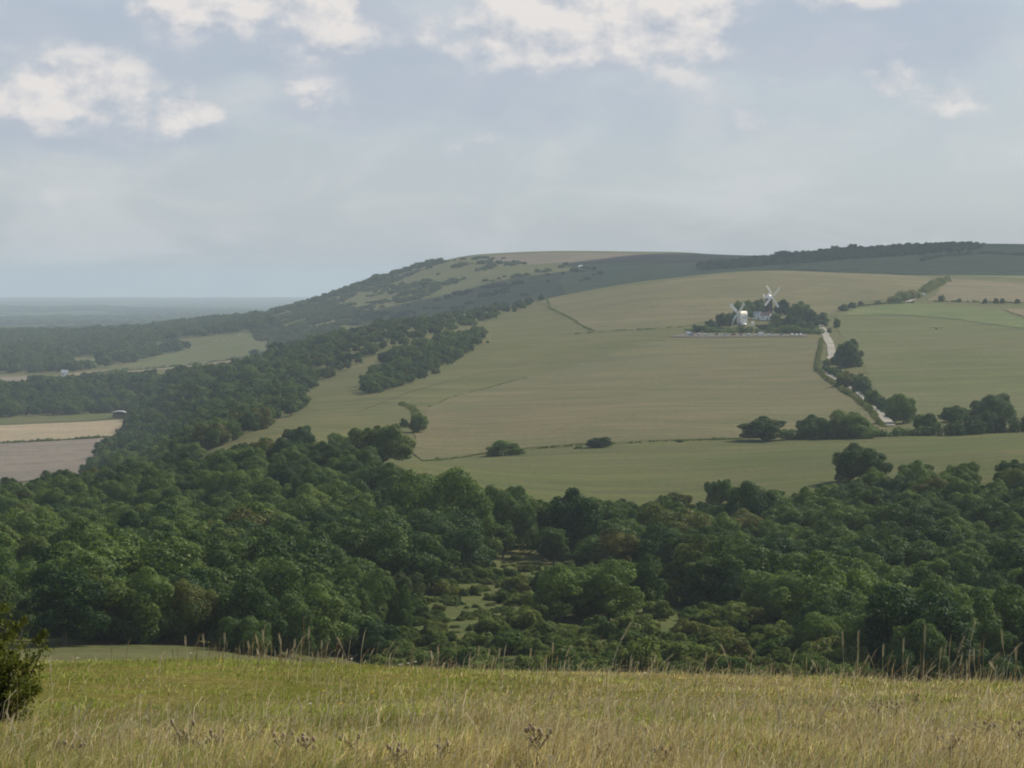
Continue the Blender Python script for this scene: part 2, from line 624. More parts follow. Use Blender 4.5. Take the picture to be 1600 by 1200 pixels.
M_METAL = plain_mat('sheet_metal', (0.55, 0.60, 0.64), 0.45, 0.1, 1.0, 0.2)
M_WOOD = plain_mat('weathered_wood', (0.18, 0.15, 0.12), 0.9, 0.3, 3.0)
M_GLASS = plain_mat('window_glass', (0.02, 0.025, 0.03), 0.08, 0.05, 1.0)
M_TYRE = plain_mat('tyre_rubber', (0.012, 0.012, 0.012), 0.9, 0.1)
M_WOOL = plain_mat('wool', (0.70, 0.68, 0.60), 0.95, 0.1, 8.0)
M_FEATHER = plain_mat('feathers', (0.10, 0.055, 0.035), 0.8, 0.4, 20.0)
M_CHALK = field_mat('chalk_track', (.36, .34, .30), (.31, .29, .25), (.22, .21, .16), 0.05, 0.9)
M_PATH = field_mat('worn_path', (.19, .175, .10), (.17, .16, .09), (.15, .145, .08), 0.05, 0.9)
M_GRAVEL = field_mat('gravel', (.135, .13, .11), (.155, .145, .12), (.10, .105, .07), 0.05, 0.9)

M_DOWN = field_mat('downland_turf', (.100, .106, .039), (.122, .116, .050), (.084, .098, .034), 0.010, 0.5)
M_STUBBLE = field_mat('stubble', (.142, .124, .065), (.126, .121, .059), (.110, .115, .052), 0.0045, 0.30, (0.5, 9.0), 0.10)
M_STUBBLE2 = field_mat('dry_pasture', (.158, .138, .074), (.130, .122, .060), (.114, .118, .053), 0.0040, 0.30, (2.1, 12.0), 0.07)
M_GREEN = field_mat('green_pasture', (.086, .102, .034), (.104, .106, .043), (.078, .098, .031), 0.008, 0.45, (1.5, 12.0), 0.10)
M_LEY = field_mat('ley_grass', (.106, .120, .047), (.126, .124, .058), (.098, .118, .040), 0.005, 0.35, (1.45, 14.0), 0.10)
M_LUSH = field_mat('lush_grass', (.108, .142, .048), (.128, .150, .058), (.098, .130, .042), 0.01, 0.35)
M_TAN = field_mat('tan_stubble', (.31, .255, .17), (.285, .235, .16), (.26, .22, .145), 0.008, 0.25, (1.2, 16.0), 0.12)
M_TAN2 = field_mat('dull_tan_stubble', (.185, .155, .092), (.17, .145, .086), (.155, .138, .078), 0.008, 0.25, (1.2, 16.0), 0.12)
M_MAUVE = field_mat('bare_ploughland', (.185, .158, .130), (.205, .175, .145), (.168, .146, .118), 0.007, 0.25, (0.3, 14.0), 0.12)
M_RIDGE = field_mat('ridge_ploughland', (.155, .128, .098), (.172, .142, .108), (.138, .120, .088), 0.006, 0.2)


def ground_near_mat():
    m, N = new_mat('meadow_turf')
    P = N.n('ShaderNodeNewGeometry').outputs['Position']
    n1 = N.noise(P, 0.45, 6, 0.65, 0.4)
    n2 = N.noise(P, 9.0, 6, 0.7)
    n3 = N.noise(P, 60.0, 4, 0.7)
    a = N.mix(N.smooth(n1, 0.35, 0.65), (.20, .22, .055), (.33, .28, .11))
    a = N.mix(N.smooth(n2, 0.3, 0.75), N.mix(1.0, a, (.55, .58, .5), 'MULTIPLY'), a)
    a = N.mix(N.smooth(n3, 0.35, 0.75), N.mix(1.0, a, (.6, .6, .6), 'MULTIPLY'), N.mix(1.0, a, (1.3, 1.25, 1.1), 'MULTIPLY'))
    b = N.n('ShaderNodeBsdfPrincipled')
    N.put(b.inputs['Base Color'], a)
    b.inputs['Roughness'].default_value = 1.0
    b.inputs['Specular IOR Level'].default_value = 0.0
    bp = N.n('ShaderNodeBump')
    bp.inputs['Strength'].default_value = 0.8
    bp.inputs['Distance'].default_value = 0.05
    N.put(bp.inputs['Height'], n3)
    N.put(b.inputs['Normal'], bp.outputs[0])
    N.put(N.out.inputs[0], b.outputs[0])
    return m


def plain_far_mat():
    """the low country: hedged fields and woods too far off to tell apart"""
    m, N = new_mat('weald')
    P = N.v('MULTIPLY', N.n('ShaderNodeNewGeometry').outputs['Position'], (1, 1, 0))
    Pw = N.v('ADD', P, N.v('MULTIPLY', N.noise(P, 0.002, 3, out='Color'), (260, 260, 0)))
    vo = N.n('ShaderNodeTexVoronoi', feature='F1')
    N.put(vo.inputs['Vector'], Pw)
    vo.inputs['Scale'].default_value = 0.0030
    ed = N.n('ShaderNodeTexVoronoi', feature='DISTANCE_TO_EDGE')
    N.put(ed.inputs['Vector'], Pw)
    ed.inputs['Scale'].default_value = 0.0030
    cr = N.n('ShaderNodeSeparateColor')
    N.put(cr.inputs[0], vo.outputs['Color'])
    crop = N.mix(N.smooth(cr.outputs[0], 0.62, 0.68), (.06, .078, .032), (.17, .145, .085))
    wood = N.smooth(N.noise(P, 0.0011, 5, 0.6), 0.44, 0.49)
    a = N.mix(wood, crop, (.030, .046, .020))
    a = N.mix(N.smooth(ed.outputs['Distance'], 0.05, 0.12, 1.0, 0.0), a, (.030, .045, .02))
    b = N.n('ShaderNodeBsdfDiffuse')
    N.put(b.inputs[0], a)
    N.put(N.out.inputs[0], b.outputs[0])
    return m


M_NEAR = ground_near_mat()
M_WEALD = plain_far_mat()


# ------------------------------------------------------------------ the land
def build_terrain():
    ang = np.concatenate([np.arange(-180, -17, 4.0), np.arange(-16, 16.01, 0.14), np.arange(18, 179, 4.0)])
    rad = np.concatenate(([0.0], np.exp(np.arange(0, math.log(24800), 0.0275)), [24800.0]))
    A = np.radians(ang)
    x = rad[1:, None] * np.sin(A)[None]
    y = rad[1:, None] * np.cos(A)[None]
    z = H(x, y)
    nr, na = x.shape
    V = np.concatenate(([[0, 0, float(H(0, 0.01)[0])]], np.stack((x, y, z), -1).reshape(-1, 3)))
    i, j = np.meshgrid(np.arange(nr - 1), np.arange(na), indexing='ij')
    jn = (j + 1) % na
    Q = np.stack((1 + i * na + j, 1 + i * na + jn, 1 + (i + 1) * na + jn, 1 + (i + 1) * na + j), -1)[..., ::-1]
    mi = np.where(rad[1:-1] < 70, 0, np.where(rad[1:-1] < 5200, 1, 2))
    mi = np.repeat(mi, na)
    j0 = np.arange(na)
    T = np.stack((np.zeros(na, int), 1 + (j0 + 1) % na, 1 + j0), -1)
    me = mesh_np('terrain', V, [Q.reshape(-1, 4), T], (M_NEAR, M_DOWN, M_WEALD), True, midx=np.concatenate((mi, np.zeros(na, int))))
    tag(link('terrain', me), 'rolling chalk downland and the low plain beyond it', kind='structure')


build_terrain()


def densify(P, step, jit=0.0, seed=0, closed=True):
    rs = np.random.RandomState(seed)
    out = []
    n = len(P)
    for i in range(n if closed else n - 1):
        a, b = P[i], P[(i + 1) % n]
        k = max(1, int(np.linalg.norm(b[:2] - a[:2]) / step))
        for t in range(k):
            q = a[:2] * (1 - t / k) + b[:2] * (t / k)
            if t and jit:
                q = q + rs.normal(0, jit, 2)
            out.append(q)
    if not closed:
        out.append(P[-1][:2])
    return np.array(out)


def sheet(name, pts, mat, label, lift=0.3, step=22.0, jit=1.2, seed=0, dmin=0.0):
    """a field laid on the land inside a boundary"""
    B = densify(poly_at(pts, dmin), step, jit, seed)
    lo, hi = B.min(0), B.max(0)
    gx, gy = np.meshgrid(np.arange(lo[0], hi[0], step), np.arange(lo[1], hi[1], step))
    G = np.stack((gx.ravel(), gy.ravel()), -1)
    G = G[inside(G[:, 0], G[:, 1], B)]
    dmn = np.array([np.min(np.hypot(*(B - g).T)) for g in G]) if len(G) else np.zeros(0)
    G = G[dmn > step * .45] if len(G) else G
    P = np.concatenate((B, G)) if len(G) else B
    nb = len(B)
    vs, es, fs, *_ = delaunay_2d_cdt([Vector(p) for p in P], [(i, (i + 1) % nb) for i in range(nb)], [], 1, 1e-4)
    v = np.array([(q[0], q[1]) for q in vs])
    z = H(v[:, 0], v[:, 1]) + lift
    f = np.array([t for t in fs if len(t) == 3], int)
    a, b, c = v[f[:, 0]], v[f[:, 1]], v[f[:, 2]]
    cr = (b[:, 0] - a[:, 0]) * (c[:, 1] - a[:, 1]) - (b[:, 1] - a[:, 1]) * (c[:, 0] - a[:, 0])
    f = np.where((cr > 0)[:, None], f, f[:, ::-1])
    me = mesh_np(name, np.column_stack((v, z)), f, (mat,), True)
    return tag(link(name, me), label, kind='structure')


def strip(name, pts, width, mat, label, lift=0.45, step=8.0, dmin=0.0):
    """a lane or path of real width along a line"""
    P = densify(poly_at(pts, dmin), step, 0, 0, closed=False)
    t = np.gradient(P, axis=0)
    t /= np.linalg.norm(t, axis=1)[:, None] + 1e-9
    nrm = np.stack((-t[:, 1], t[:, 0]), -1)
    rs = np.random.RandomState(len(P))
    w = width * (1 + rs.uniform(-.15, .15, len(P)))
    L, Rr = P + nrm * w[:, None] / 2, P - nrm * w[:, None] / 2
    V = np.concatenate((L, P, Rr))
    z = H(V[:, 0], V[:, 1]) + lift
    n = len(P)
    i = np.arange(n - 1)
    F = np.concatenate((np.stack((i, i + n, i + n + 1, i + 1), -1), np.stack((i + n, i + 2 * n, i + 2 * n + 1, i + n + 1), -1)))
    me = mesh_np(name, np.column_stack((V, z)), F, (mat,), True)
    return tag(link(name, me), label, kind='structure')


sheet('green_field', [(598, 748), (606, 735), (680, 723), (750, 714), (820, 705), (900, 698), (1050, 691), (1200, 687), (1400, 682), (1650, 675), (1650, 748), (1500, 760), (1350, 778), (1200, 795), (1000, 800), (850, 796), (700, 778)], M_GREEN, 'long green field across the middle, above the wood', seed=1)
sheet('stubble_field', [(660, 720), (650, 700), (648, 680), (655, 655), (672, 636), (710, 620), (800, 597), (900, 570), (1000, 541), (1062, 528), (1284, 528), (1281, 548), (1275, 575), (1290, 596), (1330, 622), (1362, 645), (1384, 668), (1384, 681), (1200, 684), (1050, 688), (900, 694), (820, 701), (750, 709)], M_STUBBLE, 'wide brown stubble field sloping below the windmills', seed=2)
sheet('dry_pasture', [(838, 471), (900, 462), (1000, 446), (1100, 433), (1200, 424), (1300, 425), (1400, 430), (1462, 436), (1440, 452), (1420, 466), (1350, 472), (1310, 484), (1285, 500), (1090, 505), (1060, 512), (1000, 516), (930, 519), (895, 500), (860, 483)], M_STUBBLE2, 'dry brown pasture on the crest above the windmills', seed=3)
sheet('ley_field', [(1306, 500), (1330, 482), (1420, 474), (1500, 478), (1650, 484), (1650, 652), (1560, 655), (1480, 656), (1420, 650), (1385, 630), (1360, 600), (1350, 570), (1320, 548), (1312, 520)], M_LEY, 'pale green field to the right of the lane', seed=4)
sheet('lush_strip', [(1335, 484), (1420, 475), (1500, 479), (1555, 484), (1650, 512), (1650, 522), (1500, 500), (1400, 492), (1320, 494)], M_LUSH, 'brighter green strip along the top of the right field', 0.6, seed=5)
sheet('tan_field', [(1482, 436), (1650, 446), (1650, 474), (1560, 473), (1450, 470), (1466, 456)], M_TAN2, 'tan field at the top right under the dark hillside', seed=6)
sheet('tan_corner', [(1568, 484), (1650, 482), (1650, 505), (1600, 497)], M_TAN2, 'tan corner of a field at the right edge', 0.7, seed=7)
sheet('ploughed_field', [(-60, 758), (40, 752), (125, 748), (180, 690), (186, 683), (90, 689), (-60, 695)], M_MAUVE, 'bare mauve-brown ploughed field at the left', seed=8, step=30)
sheet('harvested_field', [(-60, 693), (90, 687), (186, 681), (200, 660), (200, 655), (80, 662), (-60, 668)], M_TAN, 'pale tan harvested field at the left', seed=9, step=30)
sheet('grass_margin', [(-60, 666), (80, 660), (200, 653), (200, 646), (150, 646), (80, 652), (-60, 656)], M_GREEN, 'green grass strip behind the harvested field', seed=10, step=30)
sheet('far_pasture', [(150, 578), (220, 566), (280, 550), (330, 535), (380, 523), (420, 519), (450, 527), (470, 537), (430, 548), (380, 556), (330, 562), (240, 572)], M_LEY, 'rounded pale green pasture far off at the left', seed=11, step=40, dmin=2650)
sheet('far_stubble', [(95, 584), (180, 578), (270, 571), (340, 564), (400, 556), (400, 563), (330, 571), (200, 583), (110, 592)], M_TAN2, 'thin tan stubble strip far off at the left', 0.7, seed=12, step=40, dmin=2650)
sheet('far_ploughland', [(-60, 590), (60, 588), (62, 598), (-60, 600)], M_MAUVE, 'small mauve field at the far left edge', 0.6, seed=13, step=40)
sheet('far_meadow', [(112, 566), (150, 560), (160, 571), (118, 574)], M_LUSH, 'small bright meadow among the far woods', 0.6, seed=14, step=40)
sheet('ridge_field', [(740, 404), (770, 400), (850, 396), (1000, 396), (1200, 402), (1195, 407), (1000, 407), (900, 411), (780, 416)], M_RIDGE, 'dull brown ploughed field along the far ridge top', seed=15, step=45, dmin=3400)

M_SHADE_TONE = field_mat('shade_toned_ground', (.125, .155, .064), (.142, .160, .072), (.110, .142, .057), 0.008, 0.2)  # added ridge sheets: cloud-shade tone put into the ground colour, no gorse
sheet('shade_toned_hillside', [(1230, 421), (1300, 423), (1400, 428), (1462, 433), (1650, 444), (1650, 387), (1540, 386), (1440, 391), (1330, 398)], M_SHADE_TONE, 'hillside at the top right, cloud shade toned into its ground', 0.5, 40, 2, 16, dmin=2860)
sheet('shade_toned_slope', [(905, 414), (1000, 409), (1200, 408), (1228, 418), (1200, 424), (1050, 440), (960, 455), (885, 463), (872, 440)], M_SHADE_TONE, 'slope behind the crest of the dry pasture, cloud shade toned into its ground', 0.5, 40, 2, 17, dmin=2950)

# ------------------------------------------------------------------ leaves
def leaf_quads(c, nrm, size, rs, aspect=0.75):
    n = len(c)
    ref = rs.normal(size=(n, 3))
    t = np.cross(nrm, ref)
    t /= np.linalg.norm(t, axis=1)[:, None] + 1e-9
    b = np.cross(nrm, t)
    s = (size * rs.uniform(.65, 1.35, n))[:, None] * .5
    bend = nrm * s * rs.uniform(-.5, .5, (n, 1))
    V = np.stack((c - t * s, c - b * s * aspect + bend, c + t * s, c + b * s * aspect + bend), 1).reshape(-1, 3)
    F = np.arange(4 * n).reshape(n, 4)
    return V, F


def leaf_cloud(lobes, density, size, rs, flat=0.36, inner=0.16):
    """leaves spread over and through a set of lobes (centre, radius, squash)"""
    L = np.array([(l[0], l[1], l[2], l[3]) for l in lobes])
    Cs, Ns, Ts = [], [], []
    for k, (x, y, z, r_) in enumerate(L):
        n = int(density * 4 * math.pi * r_ * r_)
        d = rs.normal(size=(n, 3))
        d /= np.linalg.norm(d, axis=1)[:, None]
        rad = r_ * np.where(rs.rand(n) < inner, rs.uniform(.35, .8, n), rs.uniform(.82, 1.12, n))
        p = np.array((x, y, z)) + d * rad[:, None] * np.array((1, 1, .85))
        keep = np.ones(n, bool)
        for q in range(len(L)):
            if q != k:
                keep &= (np.linalg.norm(p - L[q, :3], axis=1) > .74 * L[q, 3]) | (rs.rand(n) < .06)
        p, d = p[keep], d[keep]
        nn = d + rs.normal(0, flat, d.shape)
        nn /= np.linalg.norm(nn, axis=1)[:, None]
        Cs.append(p)
        Ns.append(nn)
        Ts.append(np.clip(rs.normal(.5, .26, len(p)) + rs.normal(0, .16), 0, 1))
    c, nn, t = np.concatenate(Cs), np.concatenate(Ns), np.concatenate(Ts)
    V, F = leaf_quads(c, nn, size, rs)
    return V, F, np.repeat(t, 4)


def tube(path, radii, n=7):
    path = np.array(path, float)
    V, F = [], []
    for k, (p, r_) in enumerate(zip(path, radii)):
        d = path[min(k + 1, len(path) - 1)] - path[max(k - 1, 0)]
        d /= np.linalg.norm(d) + 1e-9
        u = np.cross(d, (0.3, 1, 0.1))
        u /= np.linalg.norm(u) + 1e-9
        w = np.cross(d, u)
        for i in range(n):
            a = 2 * math.pi * i / n
            V.append(p + r_ * (u * math.cos(a) + w * math.sin(a)))
    for k in range(len(path) - 1):
        for i in range(n):
            j = (i + 1) % n
            F.append((k * n + i, k * n + j, (k + 1) * n + j, (k + 1) * n + i))
    return np.array(V), np.array(F)


def join(parts):
    V, F, b = [], [], 0
    for v, f in parts:
        V.append(v)
        F.append(f + b)
        b += len(v)
    return np.concatenate(V), np.concatenate(F)


def crown_lobes(rs, rx, rz, zc, n, lr):
    out = [(0, 0, zc - .1 * rz, min(rx, rz) * .5)]
    g = math.pi * (3 - 5 ** .5)
    for i in range(n):
        u = 1 - 1.55 * (i + .5) / n            # from the top down past the waist
        ph = g * i + rs.uniform(-.5, .5)
        s = math.sqrt(max(0, 1 - u * u))
        k = rs.uniform(.56, .95)
        r_ = lr * rs.uniform(.62, 1.3)
        c = np.array((rx * k * s * math.cos(ph), rx * k * s * math.sin(ph), zc + rz * k * u * 1.02))
        out.append((c[0], c[1], c[2], r_))
        o = np.array((s * math.cos(ph), s * math.sin(ph), u + .25))
        for _ in range(3):
            q = o + rs.normal(0, .55, 3)
            q /= np.linalg.norm(q)
            e = c + q * r_ * .85
            out.append((e[0], e[1], e[2], r_ * rs.uniform(.34, .52)))
    return out


TREE = []          # (trunk mesh, crown mesh, crown radius, height)


def make_tree_kind(seed, rx, top, bottom, n, lr, density, leaf, mat, trunk_r=0.28):
    rs = np.random.RandomState(seed)
    rz, zc = (top - bottom) / 2, (top + bottom) / 2
    lobes = crown_lobes(rs, rx, rz, zc, n, lr)
    V, F, t = leaf_cloud(lobes, density, leaf, rs)
    crown = mesh_np('crown', V, F, (mat,), False, {'tone': ('FLOAT', t)})
    parts = [tube([(0, 0, -1.2), (0.02, 0, 0.3), (.1, .05, zc * .55), (.05, -.1, zc), (0, 0, top * .8)], [trunk_r * 1.5, trunk_r, trunk_r * .8, trunk_r * .5, trunk_r * .12])]
    for q in range(6):
        l = lobes[1 + rs.randint(len(lobes) - 1)]
        z0 = zc * rs.uniform(.45, .8)
        parts.append(tube([(0.05, 0, z0), (l[0] * .5, l[1] * .5, (z0 + l[2]) * .5 + .2), (l[0] * .9, l[1] * .9, l[2])], [trunk_r * .5, trunk_r * .32, trunk_r * .08], 5))
    Vt, Ft = join(parts)
    trunk = mesh_np('trunk', Vt, Ft, (M_BARK,), True)
    ext = np.abs(V[:, :2]).max()
    TREE.append((trunk, crown, float(np.percentile(np.hypot(V[:, 0], V[:, 1]), 96)), float(np.percentile(V[:, 2], 99.5))))
    return len(TREE) - 1


BROAD = [make_tree_kind(10 + i, rx, 10.2, b, n, lr, 20.0, 0.34, M_LEAF) for i, (rx, b, n, lr) in enumerate(
    [(4.6, -.3, 12, 2.2), (5.2, 0.0, 14, 2.3), (4.0, -.4, 10, 2.1), (4.8, -.2, 11, 2.5), (3.6, -.5, 11, 1.8), (5.0, 0.0, 17, 2.0), (4.4, -.4, 13, 2.1)])]
TALL = [make_tree_kind(40 + i, rx, 12.0, -.4, 18, 1.4, 18.0, 0.36, M_LEAF) for i, rx in enumerate((2.9, 3.2))]
SHRUB = [make_tree_kind(60 + i, rx, h, -0.2, n, lr, 42.0, 0.24, M_SCRUB, 0.08) for i, (rx, h, n, lr) in enumerate(
    [(1.7, 2.6, 16, .75), (2.2, 2.3, 20, .75), (1.5, 3.2, 18, .70), (2.6, 2.0, 22, .8)])]
FARK = [make_tree_kind(80 + i, rx, 10.0, 0.2, n, 2.0, 3.2, 0.95, M_FAR) for i, (rx, n) in enumerate(((4.8, 14), (5.4, 16), (4.0, 14)))]

FSCR = [make_tree_kind(95 + i, rx, 4.0, -0.4, 9, 1.5, 5.0, 0.7, M_FSCRUB, .1) for i, rx in enumerate((3.2, 4.2))]


def plant(kind, loc, sx, sz, rz, name, label, cat, group=None, label_trunk=False):
    t = thing(name, label, cat, loc, rz, group)
    t.scale = (sx, sx, sz)
    tr, cr, *_ = TREE[kind]
    link('trunk', tr, t)
    link('crown', cr, t)
    return t


RNG = random.Random(11)


def tree_px(px, base, wpx, hpx, label, name='tree', cat='tree', kinds=None, group=None, dmin=0.0, sink=0.0):
    """one tree whose foot stands on the ground seen at (px, base), crown wpx by hpx wide and high as seen"""
    p = at(px, base, dmin)
    k = RNG.choice(kinds or BROAD)
    d = p[1]
    _, _, r_, h_ = TREE[k]
    return plant(k, (p[0], p[1], p[2] - 0.10 * hpx * d / FPX), wpx * d / FPX / 2 / r_, 1.1 * hpx * d / FPX / h_, RNG.uniform(0, 6.28), name, label, cat, group)


# ------------------------------------------------------------------ woods: where each tree stands
def scatter(poly, d0, d1, spacing, seed, keep=None, x0=-100, x1=1700):
    """jittered planting inside an outline, between two distances"""
    rs = np.random.RandomState(seed)
    xa = (x0 - 800) / FPX * d1
    xb = (x1 - 800) / FPX * d1
    gx, gy = np.meshgrid(np.arange(xa, xb, spacing), np.arange(d0, d1, spacing))
    x = gx.ravel() + rs.uniform(-.5, .5, gx.size) * spacing
    y = gy.ravel() + rs.uniform(-.5, .5, gx.size) * spacing
    m = (x > (x0 - 800) / FPX * y) & (x < (x1 - 800) / FPX * y)
    x, y = x[m], y[m]
    z = H(x, y)
    px, py = project(x, y, z)
    m = inside(px, py, poly)
    if keep is not None:
        m &= keep(px, py, x, y, rs)
    return x[m], y[m], z[m], px[m], py[m]


def clump_noise(x, y, lam, seed):
    rs = np.random.RandomState(seed)
    v = np.zeros(np.shape(x))
    for _ in range(9):
        a = rs.uniform(0, 6.28)
        l = lam * rs.uniform(.5, 1.6)
        v = v + np.sin(x * math.cos(a) * 6.28 / l + y * math.sin(a) * 6.28 / l + rs.uniform(0, 6.28))
    return v / 3.0


LEFT_WOOD = [(-120, 1006), (60, 1009), (200, 1014), (400, 1022), (560, 1042), (635, 1000), (635, 945), (700, 892), (850, 856), (850, 812), (760, 800), (650, 785), (590, 752), (540, 733), (440, 722), (345, 722), (240, 735), (150, 757), (60, 785), (-120, 797)]
RIGHT_WOOD = [(850, 880), (950, 900), (1050, 905), (1090, 950), (1180, 985), (1250, 1005), (1320, 1050), (1400, 1085), (1500, 1090), (1720, 1100), (1720, 740), (1600, 750), (1450, 760), (1330, 778), (1200, 802), (1000, 818), (850, 815)]
CLUMP = [(835, 962), (900, 988), (1000, 968), (1035, 935), (950, 905), (860, 918)]
SCRUB = [(540, 1056), (600, 1030), (640, 995), (640, 950), (700, 900), (850, 866), (860, 985), (1000, 985), (1050, 930), (1100, 940), (1190, 985), (1260, 1005), (1340, 1050), (1400, 1085), (1200, 1085), (800, 1085)]

trees = []          # x, y, z, kind, sx, sz, zone


def add_wood(poly, d0, d1, sp, seed, zone, hlo, hhi, kinds, keep=None, wide=(1.0, 1.25), x0=-120, x1=1720):
    rs = np.random.RandomState(seed + 100)
    x, y, z, px, py = scatter(poly, d0, d1, sp, seed, keep, x0, x1)
    cn = clump_noise(x, y, 45, seed)
    for i in range(len(x)):
        k = kinds[rs.randint(len(kinds))]
        h = (hlo + (hhi - hlo) * np.clip(.5 + .3 * cn[i] + rs.normal(0, .3), 0, 1.25)) * (np.interp(y[i], [560, 720], [1, .74]) if zone in ('left', 'right') else np.interp(px[i], [420, 560], [1, .58]))
        sz = h / TREE[k][3]
        trees.append((x[i], y[i], z[i] - .3, k, sz * rs.uniform(*wide), sz, zone))


WK = BROAD + BROAD + TALL
add_wood(LEFT_WOOD, 330, 900, 10.4, 1, 'left', 6, 14, WK, wide=(1.0, 1.4))
add_wood(RIGHT_WOOD, 330, 830, 9.8, 2, 'right', 5.5, 13, WK, wide=(1.0, 1.4))
add_wood(CLUMP, 330, 560, 8.0, 3, 'clump', 7.5, 10.0, BROAD)

MID_WOOD = [(185, 752), (120, 752), (180, 695), (205, 660), (203, 645), (80, 650), (-80, 655), (-80, 608), (60, 606), (110, 600), (330, 590), (400, 574), (430, 556), (500, 535), (600, 507), (680, 498), (760, 486), (850, 470),
            (852, 476), (800, 486), (770, 500), (735, 505), (700, 520), (650, 532), (620, 545), (585, 555), (540, 580), (490, 600), (465, 625), (480, 640), (430, 660), (380, 684), (330, 705), (300, 730)]
COOMBE = [(560, 617), (580, 590), (600, 562), (640, 545), (690, 536), (752, 522), (757, 530), (735, 550), (690, 578), (640, 600), (590, 615)]
add_wood(MID_WOOD, 830, 2700, 13.0, 4, 'mid', 7, 12.5, BROAD + FARK, keep=lambda px, py, x, y, rs: (clump_noise(x, y, 80, 41) + rs.normal(0, .3, len(x)) > np.interp(px, [0, 250, 480, 600, 750], [-1.3, -.95, -.7, -.35, -.1])))
add_wood(COOMBE, 1300, 2300, 9.5, 5, 'coombe', 8, 15, BROAD + FARK)

# trees that stand out, each with its own description
HERO = [
    (690, 872, 165, 138, 'largest rounded dark tree rising at the middle of the wood, left of the pasture'),
    (890, 872, 95, 108, 'upright dark tree in the wood beside the sunken clearing, below the green field'),
    (790, 862, 110, 100, 'broad tree between the largest dark tree and the upright one in the wood'),
    (490, 820, 72, 86, 'round dark tree with a sunlit right edge in the upper left wood'),
    (1060, 885, 135, 95, 'wide pale-topped tree in the wood, right of the middle'),
    (1180, 842, 95, 88, 'olive-brown tree where the right wood meets the green field'),
    (480, 1018, 135, 102, 'wide rounded tree at the front of the left wood, nearest the scrub'),
    (560, 1000, 105, 112, 'tall rounded tree just behind the front corner of the left wood'),
    (622, 1000, 50, 84, 'narrow small tree at the right end of the left wood'),
    (168, 1000, 90, 108, 'tall tree at the front of the left wood, left of its middle'),
    (58, 985, 115, 130, 'large pale-green tree in the left wood near the frame edge'),
    (300, 1006, 120, 98, 'wide dark tree at the front of the left wood casting shade on the grass'),
    (880, 972, 105, 90, 'left tree of the round clump standing in the scrub'),
    (950, 972, 110, 96, 'middle tree of the round clump standing in the scrub'),
    (1006, 958, 72, 90, 'right tree of the round clump standing in the scrub'),
    (1350, 1000, 130, 110, 'wide tree low in the right wood with yellowish top'),
    (1500, 1040, 150, 130, 'large dark tree at the front of the right wood near the frame edge'),
    (596, 727, 104, 62, 'big round dark tree at the left tip of the green field'),
    (1345, 752, 86, 56, 'lone spreading tree on the lower edge of the green field, at the right'),
    (1126, 790, 52, 40, 'small dark round tree at the lower edge of the green field'),
    (1325, 573, 52, 42, 'dense round tree beside the bend of the chalk lane'),
    (1411, 662, 54, 46, 'round tree at the bottom end of the lane, right side'),
    (1552, 656, 76, 40, 'wide round tree at the right above the dark hedge'),
    (1488, 660, 50, 26, 'low round tree between the lane foot and the wide tree at the right'),
    (1194, 690, 88, 38, 'wide low tree at the left end of the hedge above the green field'),
    (1275, 686, 62, 36, 'middle tree of the hedge row above the green field'),
    (1328, 686, 84, 44, 'tallest dark tree of the hedge row above the green field'),
    (652, 676, 34, 30, 'small tree in the dip left of the stubble field'),
    (630, 668, 16, 14, 'tiny round tree on the grass slope left of the stubble field'),
    (470, 700, 50, 34, 'dark tree at the foot of the grass slope, left part'),
    (525, 712, 56, 34, 'dark tree between the grass slope and the left wood'),
]
hero_xy = []
for (px, b, w, h, lab) in HERO:
    t = tree_px(px, b, w, h, lab, 'tree', dmin=200, kinds=[BROAD[5]] if px == 596 else ([BROAD[1]] if px == 1345 else None))
    hero_xy.append((t.location.x, t.location.y, w * t.location.y / FPX / 2))
tree_px(790, 713, 66, 25, 'low wide bush on the line between green field and stubble, left one', 'bush', 'bush')
tree_px(937, 700, 46, 17, 'low bush on the line between green field and stubble, near the middle', 'bush', 'bush')
tree_px(903, 702, 16, 5, 'tiny low shrub just left of the middle bush on the field line', 'bush', 'bush', SHRUB)
tree_px(1062, 692, 10, 5, 'tiny dark shrub on the field line right of the middle bush', 'bush', 'bush', SHRUB)
tree_px(1345, 612, 30, 28, 'upper dark shrub on the right side of the lane', 'bush', 'bush', SHRUB)
tree_px(1322, 604, 36, 24, 'spreading dark shrub beside the lane below the bend', 'bush', 'bush', SHRUB)
tree_px(1362, 634, 26, 24, 'lower dark shrub on the right side of the lane', 'bush', 'bush', SHRUB)
tree_px(1445, 672, 46, 26, 'grey-green bush at the foot of the lane beside the round tree', 'bush', 'bush', SHRUB)

